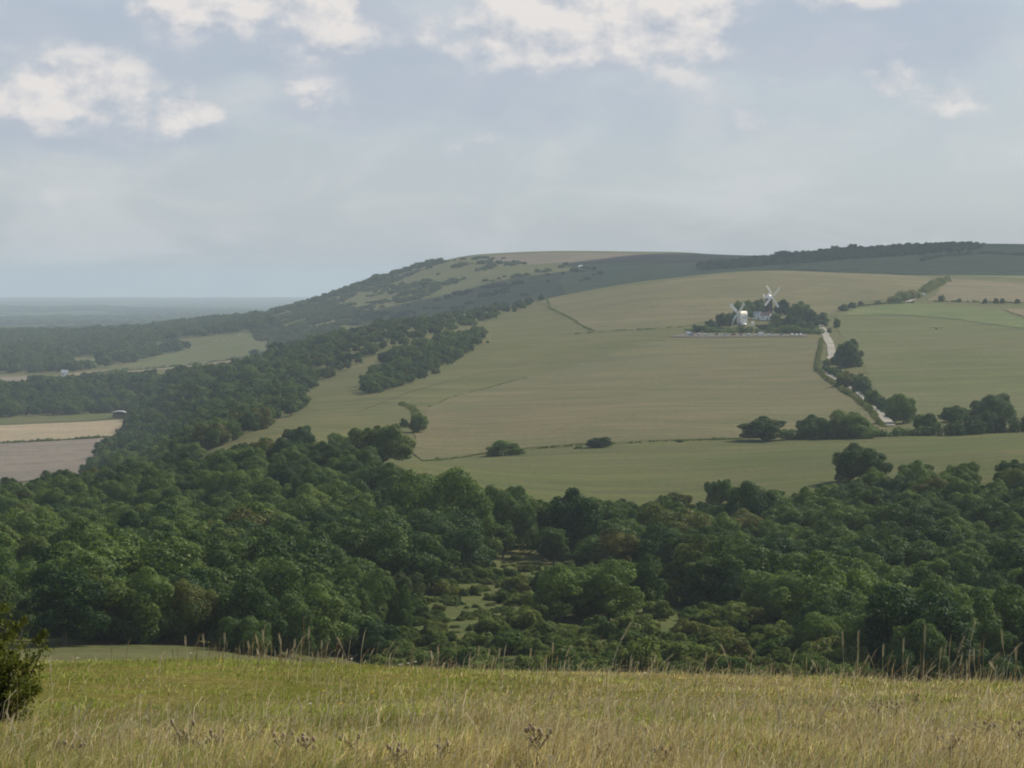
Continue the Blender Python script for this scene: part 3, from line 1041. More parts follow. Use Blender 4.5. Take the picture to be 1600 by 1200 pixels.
# choose which wood trees show largest: those are trees of their own, the rest of the wood is one mass
hero = np.array(hero_xy)
T = [t for t in trees if np.all(np.hypot(hero[:, 0] - t[0], hero[:, 1] - t[1]) > hero[:, 2] * .62 + 1.0)]
T.sort(key=lambda t: t[1])
BW, BH = 800, 600
buf = np.zeros((BH, BW), bool)
yy, xx = np.mgrid[0:BH, 0:BW]
vis = []
for (hx, hy, hr), (px, b, w, h, lab) in zip(hero_xy, HERO):
    pass
order = sorted([(t[1], 0, t) for t in T] + [(h[1], 1, (h, q)) for h, q in zip(hero_xy, HERO)], key=lambda q: q[0])
for d, is_hero, t in order:
    if is_hero:
        (hx, hy, hr), (px, b, w, h, lab) = t
        cx, cyb, rw, rh = px / 2, (b - h * .5) / 2, w / 4, h / 4
    else:
        px, py = project(t[0], t[1], t[2])
        kx = TREE[t[3]]
        h = t[5] * kx[3] * FPX / t[1]
        cx, cyb, rw, rh = float(px) / 2, (float(py) - h * .55) / 2, t[4] * kx[2] * FPX / t[1] / 2, h / 4
    xa, xb = int(max(0, cx - rw)), int(min(BW, cx + rw + 2))
    ya, yb = int(max(0, cyb - rh)), int(min(BH, cyb + rh + 2))
    if xa >= xb or ya >= yb:
        v = 0
    else:
        e = ((xx[ya:yb, xa:xb] - cx) / max(rw, .6)) ** 2 + ((yy[ya:yb, xa:xb] - cyb) / max(rh, .6)) ** 2 < 1
        v = int((e & ~buf[ya:yb, xa:xb] & (yy[ya:yb, xa:xb] < 522)).sum())
        buf[ya:yb, xa:xb] |= e
    if not is_hero:
        vis.append((v, t))
vis.sort(key=lambda q: -q[0])
N_IND = 262
single = [t for v, t in vis[:N_IND] if v > 0]
rest = [t for v, t in vis[N_IND:] if v > 0] + [t for v, t in vis[N_IND:] if v == 0]

ZL = {
    ('left', 0): ('tree in the front rows of the left wood', 'front rows of the left wood'),
    ('left', 1): ('tree midway up the dense left wood', 'middle of the left wood'),
    ('left', 2): ('broadleaf tree along the top of the left wood, below the grass slope', 'top of the left wood'),
    ('right', 0): ('tree in the front rows of the right wood', 'front rows of the right wood'),
    ('right', 1): ('tree midway up the dense right wood', 'middle of the right wood'),
    ('right', 2): ('broadleaf tree along the top of the right wood, below the green field', 'top of the right wood'),
    ('clump', 0): ('lesser tree filling the round clump that stands in the scrub', 'lesser trees of the clump in the scrub'),
    ('mid', 0): ('tree in the valley wood beyond the left wood', 'wood left of the grass slope'),
    ('coombe', 0): ('tree in the hanging wood on the grass slope left of the stubble field', 'hanging wood on the slope'),
}
for (x, y, z, k, sx, sz, zone) in single:
    b = 0
    if zone in ('left', 'right'):
        b = 0 if y < 455 else (1 if y < 610 else 2)
    lab, grp = ZL[(zone, b)]
    if zone in ('left', 'right', 'mid'):
        q = float(project(x, y, z)[0])
        cuts = {'left': (250, 500), 'right': (1150, 1380), 'mid': (200, 400)}[zone]
        w = 'its left third' if q < cuts[0] else ('its middle third' if q < cuts[1] else 'its right third')
        lab, grp = lab.replace(', below the grass slope', '').replace(', below the green field', '') + ', in ' + w, grp + ', ' + w
    plant(k, (x, y, z - .9 * sz), sx, sz, RNG.uniform(0, 6.28), 'tree', lab, 'tree', grp)


# ------------------------------------------------------------------ masses of trees that read as one
def mass(name, label, pts, kinds, cat='wood'):
    """pts rows: x, y, z, kind, sx, sz"""
    P = np.array([(p[0], p[1], p[2]) for p in pts], float)
    ki = {k: i for i, k in enumerate(kinds)}
    rs = np.random.RandomState(len(pts))
    idx = np.array([ki[p[3]] for p in pts])
    sc = np.array([(p[4], p[4], p[5]) for p in pts])
    ro = np.column_stack((np.zeros(len(pts)), np.zeros(len(pts)), rs.uniform(0, 6.28, len(pts))))
    me = bpy.data.meshes.new(name)
    me.from_pydata([tuple(p) for p in P], [], [])
    for nm, ty, ar in (('sc', 'FLOAT_VECTOR', sc), ('ro', 'FLOAT_VECTOR', ro)):
        a = me.attributes.new(nm, ty, 'POINT')
        a.data.foreach_set('vector', ar.astype(np.float32).ravel())
    a = me.attributes.new('ix', 'INT', 'POINT')
    a.data.foreach_set('value', idx.astype(np.int32))
    o = link(name, me)
    ng = bpy.data.node_groups.new(name + '_planting', 'GeometryNodeTree')
    ng.interface.new_socket('Geometry', in_out='INPUT', socket_type='NodeSocketGeometry')
    ng.interface.new_socket('Geometry', in_out='OUTPUT', socket_type='NodeSocketGeometry')
    gi, go = ng.nodes.new('NodeGroupInput'), ng.nodes.new('NodeGroupOutput')
    iop = ng.nodes.new('GeometryNodeInstanceOnPoints')
    jn = ng.nodes.new('GeometryNodeJoinGeometry')
    for k in reversed(kinds):
        oi = ng.nodes.new('GeometryNodeObjectInfo')
        oi.transform_space = 'ORIGINAL'
        oi.inputs['Object'].default_value = CROWN_OBJ[k]
        oi.inputs['As Instance'].default_value = True
        ng.links.new(oi.outputs['Geometry'], jn.inputs[0])

    def na(nm, ty):
        q = ng.nodes.new('GeometryNodeInputNamedAttribute')
        q.data_type = ty
        q.inputs['Name'].default_value = nm
        return q.outputs['Attribute']
    ng.links.new(gi.outputs[0], iop.inputs['Points'])
    ng.links.new(jn.outputs[0], iop.inputs['Instance'])
    iop.inputs['Pick Instance'].default_value = True
    ng.links.new(na('ix', 'INT'), iop.inputs['Instance Index'])
    ng.links.new(na('ro', 'FLOAT_VECTOR'), iop.inputs['Rotation'])
    ng.links.new(na('sc', 'FLOAT_VECTOR'), iop.inputs['Scale'])
    ng.links.new(iop.outputs[0], go.inputs[0])
    md = o.modifiers.new('planting', 'NODES')
    md.node_group = ng
    return tag(o, label, cat, kind='stuff')


# a few far trees of their own; their crowns are also the pattern for the masses
far_specs = [(398, 562, 20, 16, 'round tree at the right end of the far pasture'), (421, 548, 14, 14, 'darker tree on the far pasture beside the round one'),
             (160, 570, 22, 22, 'tree standing in the small bright far meadow')]
for i, (px, b, w, h, lab) in enumerate(far_specs):
    tree_px(px, b, w, h, lab, 'tree', 'tree', [FARK[i]], dmin=2650)

tree_px(905, 424, 6, 4, 'tiny bush near the white hut on the far hillside', 'bush', 'bush', [FSCR[0]], dmin=3000)
tree_px(880, 428, 7, 4, 'tiny bush left below the white hut on the far hillside', 'bush', 'bush', [FSCR[1]], dmin=3000)
CROWN_OBJ = {}
for o in COL.objects:
    if o.name.split('.')[0] == 'crown':
        for k, t in enumerate(TREE):
            if o.data == t[1] and k not in CROWN_OBJ:
                CROWN_OBJ[k] = o


def mass_of(zone, name, label):
    p = [t for t in rest if t[6] == zone]
    ks = sorted({t[3] for t in p})
    if p:
        mass(name, label, p, ks)


mass_of('left', 'left_wood', 'remaining trees massed in the dense wood on the left')
mass_of('right', 'right_wood', 'remaining trees massed in the dense wood on the right')
mass_of('clump', 'clump_undergrowth', 'remaining trees packed inside the clump in the scrub')
mass_of('mid', 'valley_wood', 'broad wood spreading beyond the left wood up to the crest')
mass_of('coombe', 'hanging_wood', 'trees massed in the hanging wood on the grass slope')


def far_mass(name, label, poly, d0, d1, sp, seed, hlo, hhi, keep=None, x0=-120, x1=1720, wide=(1.0, 1.5), kinds=None):
    rs = np.random.RandomState(seed + 500)
    x, y, z, px, py = scatter(poly, d0, d1, sp, seed, keep, x0, x1)
    kk = kinds or FARK
    pts = []
    for i in range(len(x)):
        k = kk[rs.randint(len(kk))]
        s = rs.uniform(hlo, hhi) / TREE[k][3]
        pts.append((x[i], y[i], z[i] - .4, k, s * rs.uniform(*wide), s))
    if pts:
        mass(name, label, pts, sorted({p[3] for p in pts}))


FS = FARK
# scarp of the far ridge
far_mass('scarp_scrub', 'scrub and woodland clothing the far hillside', [(385, 512), (500, 472), (600, 436), (700, 408), (745, 402), (800, 405), (860, 408), (900, 416), (950, 425), (870, 455), (760, 478), (600, 500), (440, 545), (400, 530)],
         3000, 4600, 9, 21, 2.0, 5.5, kinds=FSCR, wide=(1.0, 1.8), keep=lambda px, py, x, y, rs: clump_noise(x, y, 130, 9) + rs.normal(0, .3, len(x)) + .5 * clump_noise(x, y, 40, 10) > np.interp(px, [380, 520, 640, 740, 850, 950], [-1.2, -.3, .5, .85, 1.1, .9]))
far_mass('ridge_trees', 'low trees strung along the far left skyline', [(380, 520), (500, 473), (600, 440), (690, 412), (690, 406), (600, 430), (500, 464), (380, 500)], 4150, 4500, 15, 22, 5, 10, keep=lambda px, py, x, y, rs: clump_noise(x, y, 120, 19) > -.5)
# trees just behind the crest above the windmills
far_mass('crest_trees', 'thin line of trees behind the crest of the dry pasture', [(840, 480), (1000, 450), (1240, 425), (1240, 470), (1000, 500), (840, 520)], 2690, 2930, 11, 23, 6, 10.5, x0=840, x1=1245, keep=lambda px, py, x, y, rs: (y < np.interp(x, [26, 135, 280], [2735, 2790, 2880])) & (y > np.interp(x, [26, 135, 280], [2670, 2715, 2810])))
far_mass('skyline_wood', 'dark wood along the skyline at the right', [(1090, 424), (1200, 416), (1300, 408), (1450, 398), (1530, 392), (1540, 386), (1480, 384), (1330, 392), (1230, 402), (1090, 416)], 2900, 4300, 12, 24, 4, 9, x0=1050, x1=1560)
# woods of the low country
far_mass('weald_wood', 'woods massed across the low ground at the far left', [(-120, 590), (-120, 528), (200, 518), (400, 497), (445, 512), (420, 518), (380, 522), (320, 537), (270, 552), (210, 566), (150, 577), (110, 583), (60, 588)], 3000, 6000, 19, 25, 9, 15,
         keep=lambda px, py, x, y, rs: ~inside(px, py, [(105, 560), (150, 556), (170, 572), (112, 580)]) & (clump_noise(x, y, 300, 77) > -.9))
far_mass('weald_woods_beyond', 'hazy belts of woodland on the plain below the horizon', [(-150, 532), (-150, 474), (520, 474), (520, 500), (400, 500), (200, 520)], 5400, 14000, 42, 26, 10, 17,
         keep=lambda px, py, x, y, rs: clump_noise(x * .35, y, 700, 78) > .25, x0=-150, x1=520, wide=(1.6, 3.0))


# ------------------------------------------------------------------ scrub in the clearing
sx_, sy_, sz_, spx, spy = scatter(SCRUB, 330, 600, 3.0, 31, keep=lambda px, py, x, y, rs: (clump_noise(x, y, 16, 55) > np.interp(py, [880, 930, 990, 1040], [.9, .6, .25, -.1]) + .75 * inside(px, py, [(645, 1000), (655, 945), (840, 890), (845, 965), (770, 1012), (680, 1015)])) & ~inside(px, py, [(985, 1010), (1030, 975), (1085, 935), (1100, 945), (1060, 985), (1010, 1030)]))
o_ = np.argsort(sy_)
rs_ = np.random.RandomState(77)
scr = []
for i in o_:
    k = SHRUB[rs_.randint(4)]
    s_ = .35 + rs_.gamma(2.0, .19)
    scr.append((sx_[i], sy_[i], sz_[i] - .1, k, s_ * rs_.uniform(.9, 1.3), s_))
lim = 230
for (x, y, z, k, a, b) in scr[:lim]:
    px_, py_ = project(x, y, z)
    side = 'far left' if px_ < 680 else ('left' if px_ < 830 else ('middle' if px_ < 1000 else ('right' if px_ < 1160 else 'far right')))
    row = 'low by the meadow brow' if y < 385 else ('midway up' if y < 420 else 'high up near the trees')
    plant(k, (x, y, z), a, b, RNG.uniform(0, 6.28), 'shrub', 'small shrub in the %s of the scrubby clearing, %s' % (side, row), 'shrub', 'scrub shrubs, %s, %s' % (side, row))
for o in COL.objects:
    if o.name.split('.')[0] == 'crown':
        for k, t in enumerate(TREE):
            if o.data == t[1] and k not in CROWN_OBJ:
                CROWN_OBJ[k] = o
if len(scr) > lim:
    mass('scrub', 'further scrub shrubs massed in the clearing', scr[lim:], sorted({q[3] for q in scr[lim:]}), 'scrub')
rs_ = np.random.RandomState(79)
tx_, ty_, tz_, tpx, tpy = scatter(SCRUB, 340, 600, 1.5, 36, keep=lambda px, py, x, y, rs: (clump_noise(x, y, 9, 57) + rs.normal(0, .5, len(x)) > .75) & ~inside(px, py, [(995, 1010), (1035, 975), (1085, 940), (1095, 948), (1060, 985), (1015, 1030)]))
tus = []
for i in range(len(tx_)):
    q_ = .12 + rs_.gamma(2.0, .07)
    tus.append((tx_[i], ty_[i], tz_[i] - .05, SHRUB[rs_.randint(4)], q_ * rs_.uniform(1.0, 1.8), q_))
mass('bramble', 'knee-high bramble and tussocks over the scrubby clearing', tus, sorted({q[3] for q in tus}), 'bramble')
sheet('rough_grass', SCRUB, field_mat('rough_grass', (.074, .096, .029), (.100, .106, .038), (.055, .076, .022), 0.2, 1.2), 'rough olive grass under the scrub in the clearing', 0.12, 9.0, 0.6, 32, dmin=300)

# bushes dotted on the grass slope and the field lines
for (px, b, w, h, lab) in [
        (773, 492, 9, 13, 'small upright bush near the crest trees, left of the dry pasture'), (804, 487, 7, 6, 'lone dot of a bush on the grass slope below the crest trees'),
        (762, 536, 5, 4, 'tiny bush on the grass beside the tip of the hanging wood'), (681, 584, 14, 9, 'bush at the lower edge of the hanging wood, right one'),
        (664, 588, 9, 8, 'bush at the lower edge of the hanging wood, left one'), (471, 636, 18, 16, 'round bush at the left foot of the strip of open grass'),
        (412, 696, 16, 8, 'low bush on the lower left of the grass slope'), (449, 684, 20, 14, 'bush on the lower grass slope above the left wood'),
        (735, 508, 20, 9, 'bush on the open turf under the crest trees, upper one'), (700, 524, 24, 9, 'bush on the open turf under the crest trees, lower one'),
        (1471, 471, 11, 10, 'largest bush of the line along the tan field'), (1499, 472, 7, 6, 'second bush of the line along the tan field'), (1539, 474, 8, 8, 'third bush of the line along the tan field'),
        (1556, 474, 9, 8, 'fourth bush of the line along the tan field'), (1566, 474, 8, 8, 'fifth bush of the line along the tan field'), (1590, 474, 9, 7, 'bush of the tan field line nearest the frame edge'),
        (1318, 486, 16, 11, 'bush where the lane climbs past the windmill trees'), (1331, 482, 14, 10, 'bush at the top corner of the pale green field'), (1345, 477, 10, 7, 'small bush along the top of the pale green field, left part'), (1372, 475, 12, 5, 'low bush along the top of the pale green field, middle'),
        (1308, 512, 12, 15, 'dark bush at the lane mouth beside the windmill trees'), (1296, 520, 8, 8, 'small dark bush on the lane verge by the car park')]:
    tree_px(px, b, w, h, lab, 'bush', 'bush', SHRUB)


# ------------------------------------------------------------------ hedges
def hedge(pts, width, height, leaf, label, mat=None, dmin=0.0, seed=0, gap=0.0):
    rs = np.random.RandomState(seed + 900)
    P = densify(poly_at(pts, dmin), width * .42, 0, 0, closed=False)
    z = H(P[:, 0], P[:, 1])
    c0 = np.array((P[0, 0], P[0, 1], z[0]))
    V_, F_, T_, b = [], [], [], 0
    hn = clump_noise(P[:, 0], P[:, 1], width * 9, seed)
    for i, p in enumerate(P):
        if rs.rand() < gap:
            continue
        h = height * np.clip(.8 + .42 * hn[i] + rs.normal(0, .25), .25, 1.8)
        w = width * rs.uniform(.55, 1.35)
        p = p + rs.normal(0, .16 * width, 2)
        n = max(6, int(7.0 * w * h / leaf ** 2))
        d = rs.normal(size=(n, 3))
        d /= np.linalg.norm(d, axis=1)[:, None]
        q = np.array((p[0], p[1], z[i] + h * .46)) - c0 + d * np.array((w / 2, w / 2, h * .54)) * rs.uniform(.72, 1.1, (n, 1))
        nn = d + rs.normal(0, .55, d.shape)
        nn /= np.linalg.norm(nn, axis=1)[:, None]
        v, f = leaf_quads(q, nn, leaf, rs)
        V_.append(v)
        F_.append(f + b)
        T_.append(np.full(len(v), np.clip(rs.normal(.5, .2), 0, 1)))
        b += len(v)
    root = thing('hedge', label, 'hedge', c0)
    me = mesh_np('foliage', np.concatenate(V_), np.concatenate(F_), (mat or M_SCRUB,), False, {'tone': ('FLOAT', np.concatenate(T_))})
    link('foliage', me, root)
    st = []
    for i in range(0, len(P), 6):
        st.append(tube([(P[i, 0] - c0[0], P[i, 1] - c0[1], z[i] - c0[2] - .2), (P[i, 0] - c0[0] + .1, P[i, 1] - c0[1], z[i] - c0[2] + height * .6)], [.09, .03], 4))
    v, f = join(st)
    link('stems', mesh_np('stems', v, f, (M_BARK,)), root)
    return root


hedge([(1496, 682), (1540, 678), (1590, 676), (1660, 674)], 6, 7.0, .75, 'long tall dark hedge above the green field at the right', M_LEAF, seed=1)
hedge([(1230, 688), (1300, 687), (1360, 684), (1420, 682), (1496, 681)], 5, 4.2, .7, 'ragged hedge joining the trees at the foot of the lane', M_LEAF, seed=2)
hedge([(1284, 530), (1281, 548), (1277, 566), (1276, 578), (1298, 597), (1335, 622), (1362, 645), (1380, 668)], 2.6, 1.7, .5, 'clipped hedge along the left side of the chalk lane', seed=3)
hedge([(1290, 578), (1318, 593), (1345, 607), (1372, 632), (1396, 656)], 4.0, 3.6, .6, 'darker hedge along the right side of the chalk lane', M_LEAF, seed=4)
hedge([(1287, 568), (1305, 570), (1330, 574)], 3.5, 2.6, .55, 'short hedge across the lane bend under the dense round tree', seed=5)
hedge([(1072, 518), (1110, 519), (1160, 519.5), (1220, 520), (1284, 522)], 4.5, 4.0, .6, 'dark hedge behind the parked cars below the windmills', M_LEAF, seed=6)
hedge([(1395, 472), (1425, 467), (1440, 460), (1462, 447), (1478, 438)], 9, 5.0, .9, 'thick hedge beside the track climbing to the dark hillside', seed=7)
hedge([(1460, 471), (1520, 472), (1600, 473.5), (1640, 474)], 1.8, 1.3, .5, 'thin low hedge under the tan field', seed=8, gap=.15)
hedge([(662, 721), (750, 710.5), (850, 700.5), (950, 695), (1050, 689.5), (1160, 686.5)], 1.5, .8, .35, 'low ragged fence-line growth between the green field and the stubble', seed=9, gap=.35)
hedge([(-50, 695), (90, 689), (184, 683)], 2.4, 1.9, .6, 'thin dark hedge between the two bare fields at the left', seed=10)
hedge([(832, 471), (860, 482), (895, 499), (926, 517)], 2.2, .7, .45, 'dark grassy bank curving down the slope left of the dry pasture', seed=11, gap=.3)
hedge([(900, 522), (960, 517), (1010, 515), (1062, 511)], 4.0, .9, .5, 'low dark growth along the bottom of the dry pasture', seed=12, gap=.4)
hedge([(652, 660), (650, 645), (640, 636), (626, 632)], 3.0, 1.4, .5, 'dark curved bank on the grass slope left of the stubble', seed=13)
hedge([(672, 636), (700, 623), (740, 612), (800, 596), (830, 589)], 1.4, .5, .35, 'faint dark edge of the stubble on the grass slope', seed=14, gap=.45)
hedge([(118, 590), (200, 580), (280, 573), (340, 566), (385, 560)], 4, 2.6, 1.0, 'far dark hedge along the thin stubble strip', M_FAR, 2650, 15)
hedge([(1440, 408), (1470, 401), (1540, 396), (1600, 400)], 6, 4, 1.3, 'dark hedge crossing the shaded hillside at the top right', M_FAR, 2900, 16)
hedge([(1330, 480), (1380, 475), (1430, 473.5)], 2.0, 1.2, .5, 'thin hedge along the top of the pale green field', seed=17, gap=.3)

# ------------------------------------------------------------------ lanes
strip('lane', [(1280, 500), (1284, 512), (1290, 524), (1298, 540), (1300, 556), (1296, 568)], 5.5, M_CHALK, 'pale chalk lane dropping from the windmills')
strip('lower_lane', [(1284, 576), (1300, 588), (1322, 600), (1340, 610), (1360, 628), (1378, 648), (1390, 666)], 5.5, M_CHALK, 'pale chalk lane running down between hedges to the valley')
strip('hill_track', [(1418, 473), (1428, 467), (1436, 463), (1448, 458)], 5.0, M_CHALK, 'chalk track at the top of the pale green field')
strip('footpath', [(1218, 466), (1240, 459), (1270, 450), (1290, 444)], 1.6, M_PATH, 'thin pale footpath across the dry pasture')
strip('worn_track', [(560, 642), (640, 612), (720, 590), (830, 562), (950, 541), (1052, 524)], .9, M_PATH, 'faint worn track slanting up the slope above the stubble', 0.5)
sheet('car_park', [(1048, 527), (1062, 522), (1110, 522), (1200, 522.5), (1262, 523), (1262, 526.5), (1100, 527.5)], M_GRAVEL, 'narrow gravel car park below the windmills', 0.5, 8, .3, 33)


# ------------------------------------------------------------------ windmills
def sails(root, hub, R_, width, angles, tilt=0.0):
    """four sails turning in the plane x-z in front of hub (front is -y)"""
    for a in angles:
        M = Matrix.Translation(hub) @ Matrix.Rotation(a, 4, 'Y')
        w = MB()
        w.bar((0, 0, 0.3), (0, -.05, R_), .34, .30, M)
        s = w.build('sail', M_WHITE, root)
        f = MB()
        Mt = M @ Matrix.Rotation(R(14), 4, 'Z')
        f.bar((width * .86, 0, R_ * .18), (width * .86, 0, R_ * .99), .14, .12, Mt)
        f.bar((-width * .2, 0, R_ * .18), (-width * .2, 0, R_ * .99), .16, .12, Mt)
        f.build('frame', M_WHITE, s)
        n = 20
        me = None
        for i in range(n):
            z = R_ * (.2 + .78 * i / (n - 1))
            if me is None:
                b = MB().box((width * .33, 0, 0), (width * .50, .03, R_ * .0175), Matrix.Rotation(R(28), 4, 'X'))
                o = b.build('shutter', M_WHITE, s)
                me = o.data
            else:
                o = link('shutter', me, s)
            o.matrix_local = Mt @ Matrix.Translation((0, .02, z))
    b = MB()
    b.box(hub, (.42, .5, .42))
    b.build('hub', M_METAL, root)


def fantail(root, c, r_, ax):
    M = Matrix.Translation(c) @ Matrix.Rotation(ax, 4, 'Z')
    f = MB()
    f.lathe([(.2, -.15), (.2, .15)], 10, M @ Matrix.Rotation(R(90), 4, 'X'))
    ft = f.build('fantail', M_WHITE, root)
    me = None
    for i in range(6):
        Mb = M @ Matrix.Rotation(2 * math.pi * i / 6, 4, 'Y')
        b = MB()
        b.add([(-.14, -.05, .3), (.14, .05, .3), (.52, .2, r_), (-.52, -.2, r_), (-.14, -.01, .3), (.14, .09, .3), (.52, .24, r_), (-.52, -.16, r_)],
              [(0, 1, 2, 3), (7, 6, 5, 4), (0, 4, 5, 1), (1, 5, 6, 2), (2, 6, 7, 3), (3, 7, 4, 0)], Mb)
        b.build('blade', M_WHITE, ft)


def post_mill():
    p = at(1159.5, 511.5)
    root = thing('windmill', 'white wooden windmill with rounded cream roof, nearest the parked cars', 'windmill', (p[0], p[1], p[2]), R(-52))
    MB().lathe([(3.7, -1.0), (3.7, 2.4)], 20).build('roundhouse_wall', M_BRICK, root)
    rr = MB().lathe([(4.1, 2.4), (2.0, 4.2)], 20).build('roundhouse_roof', M_SLATE, root)
    b = MB()
    b.box((0, 0, 6.7), (2.35, 3.5, 3.0))
    body = b.build('body', M_WHITE, root)
    for i in range(14):                       # weatherboards
        z = 3.95 + i * .42
        for sx in (-1, 1):
            MB().box((sx * 2.39, 0, z), (.035, 3.52, .15)).build('weatherboard', M_WHITE, body)
        for sy in (-1, 1):
            MB().box((0, sy * 3.54, z), (2.37, .035, .15)).build('weatherboard', M_WHITE, body)
    prof = [(2.55, 9.55)] + [(2.55 * math.cos(a), 9.7 + 3.5 * math.sin(a) ** .85) for a in np.linspace(.06, math.pi - .06, 13)] + [(-2.55, 9.55)]
    MB().prism(prof, -3.75, 3.75).build('roof', M_CREAM, root, False)
    for sx, yy_, zz in ((1, -1.2, 7.5), (1, 1.4, 7.5), (-1, -1.2, 7.5), (-1, 1.4, 5.6)):
        w = MB().box((sx * 2.44, yy_, zz), (.04, .42, .5)).build('window', M_GLASS, root)
        MB().box((sx * 2.47, yy_, zz - .56), (.06, .5, .06)).build('sill', M_WHITE, w)
    MB().box((0, 3.6, 5.6), (.55, .05, 1.05)).build('door', M_WOOD, root)
    MB().bar((0, -3.3, 10.6), (0, -5.0, 10.85), .6).build('windshaft', M_WOOD, root)
    sails(root, Vector((0, -5.0, 10.85)), 11.4, 2.1, [R(a) for a in (38, 128, 218, 308)])
    st = MB()
    for sx in (-.6, .6):
        st.bar((sx, 3.6, 4.4), (sx, 11.5, .7), .16, .3)
    for i in range(16):
        t = i / 15
        st.box((0, 3.7 + 7.7 * t, 4.35 - 3.6 * t), (.6, .14, .03))
    st.build('ladder', M_WHITE, root)
    MB().bar((0, 3.0, 3.7), (0, 12.2, 1.6), .36).build('tail_pole', M_WOOD, root)
    c = MB()
    for sx in (-1.1, 1.1):
        c.bar((sx, 11.6, .4), (sx * .3, 11.9, 3.4), .16)
        c.bar((sx, 12.4, .4), (sx * .3, 11.9, 3.4), .16)
    c.build('fan_carriage', M_WHITE, root)
    for sx in (-1.2, 1.2):
        MB().lathe([(.55, -.08), (.55, .08)], 14, Matrix.Translation((sx, 12, .45)) @ Matrix.Rotation(R(90), 4, 'Y')).build('wheel', M_WOOD, root)
    fantail(root, (0, 12.3, 3.2), 2.0, R(75))


def tower_mill():
    p = at(1201.0, 497.5)
    root = thing('windmill', 'dark tower windmill with white cap and sails rising behind the trees', 'windmill', (p[0], p[1], p[2]), R(42))
    MB().lathe([(4.1, -1.0), (3.9, .6), (2.9, 16.2), (3.1, 16.3), (3.1, 16.6)], 28).build('tower', M_BLACK, root, True)
    for k, (a, z) in enumerate(((-90, 3), (-60, 7), (-120, 10.5), (0, 6), (-150, 5))):
        r_ = 3.95 - z * .078
        M = Matrix.Rotation(R(a), 4, 'Z') @ Matrix.Translation((r_, 0, z))
        w = MB().box((0, 0, 0), (.08, .38, .55), M).build('window', M_WHITE, root)
        MB().box((.07, 0, 0), (.03, .3, .46), M).build('pane', M_GLASS, w)
    MB().box((0, -4.0, .9), (.55, .12, 1.05)).build('door', M_WOOD, root)
    MB().lathe([(3.35, 16.6), (3.3, 17.1), (2.9, 18.2), (2.1, 19.2), (1.1, 20.0), (.35, 20.6), (.25, 21.1), (.28, 21.4), (.02, 21.6)], 26).build('cap', M_WHITE, root, True)
    MB().bar((0, -2.2, 18.2), (0, -4.3, 18.5), .6).build('windshaft', M_WOOD, root)
    sails(root, Vector((0, -4.3, 18.5)), 11.8, 1.8, [R(a) for a in (-42, 48, 138, 228)])
    g = MB()
    for sx in (-.8, .8):
        g.bar((sx, 2.4, 17.0), (sx, 5.2, 18.2), .2)
    g.build('gallery', M_WHITE, root)
    fantail(root, (0, 5.3, 19.0), 1.6, 0)


post_mill()
tower_mill()


def cottage(px, py, rz, w, d, h, rh, wall, roof, label, chim=True, dmin=0.0, name='cottage', cat='house'):
    p = at(px, py, dmin)
    root = thing(name, label, cat, (p[0], p[1], p[2]), rz)
    MB().prism([(-w / 2, -1.0), (w / 2, -1.0), (w / 2, h), (0, h + rh - .12), (-w / 2, h)], -d / 2, d / 2, Matrix.Rotation(R(90), 4, 'Z')).build('wall', wall, root)
    r = MB()
    for s in (-1, 1):
        a = Vector((0, s * (w / 2 + .35), h - .3 * rh / (w / 2)))
        b = Vector((0, 0, h + rh))
        r.add([(-d / 2 - .3, a.y, a.z), (d / 2 + .3, a.y, a.z), (d / 2 + .3, 0, b.z), (-d / 2 - .3, 0, b.z),
               (-d / 2 - .3, a.y, a.z + .22), (d / 2 + .3, a.y, a.z + .22), (d / 2 + .3, 0, b.z + .22), (-d / 2 - .3, 0, b.z + .22)],
              [(0, 1, 2, 3), (4, 5, 6, 7), (0, 1, 5, 4), (0, 3, 7, 4), (1, 2, 6, 5)])
    ro = r.build('roof', roof, root)
    if chim:
        c = MB().box((d * .3, 0, h + rh + .5), (.45, .45, 1.0)).build('chimney', M_BRICK, ro)
    n = max(2, int(d / 3))
    for sy in (-1, 1):
        for i in range(n):
            x = -d / 2 + d * (i + .5) / n
            if i == n // 2 and sy < 0:
                MB().box((x, sy * (w / 2 + .02), 1.0), (.5, .05, 1.0)).build('door', M_WOOD, root)
                continue
            wn = MB().box((x, sy * (w / 2 + .02), h * .58), (.5, .05, .6)).build('window', M_GLASS, root)
            MB().box((x, sy * (w / 2 + .06), h * .58 - .66), (.6, .08, .06)).build('sill', M_WHITE, wn)
    wn = MB().box((d / 2 + .02, 0, h * .62), (.05, .5, .6)).build('window', M_GLASS, root)
    MB().box((d / 2 + .06, 0, h * .62 - .66), (.08, .6, .06)).build('sill', M_WHITE, wn)
    return root


cottage(1182.5, 499, R(-18), 5.0, 7.4, 4.0, 2.4, M_WHITE, M_SLATE, 'white cottage with pale slate roof between the two windmills')
cottage(1197.5, 500.5, R(-30), 5.4, 8.4, 4.2, 2.4, M_WHITE, M_TILE, 'white cottage with reddish tiled roof right of the slate-roofed one')
cottage(907, 419, R(20), 4, 6, 2.6, 1.6, M_WHITE, M_WHITE, 'tiny white hut high on the far hillside', False, 3000, 'hut', 'hut')
cottage(101, 590, R(10), 5, 7, 6.0, 2.5, M_WHITE, M_SLATE, 'small white house among the far hedges at the left', True, 2400, 'house', 'house')


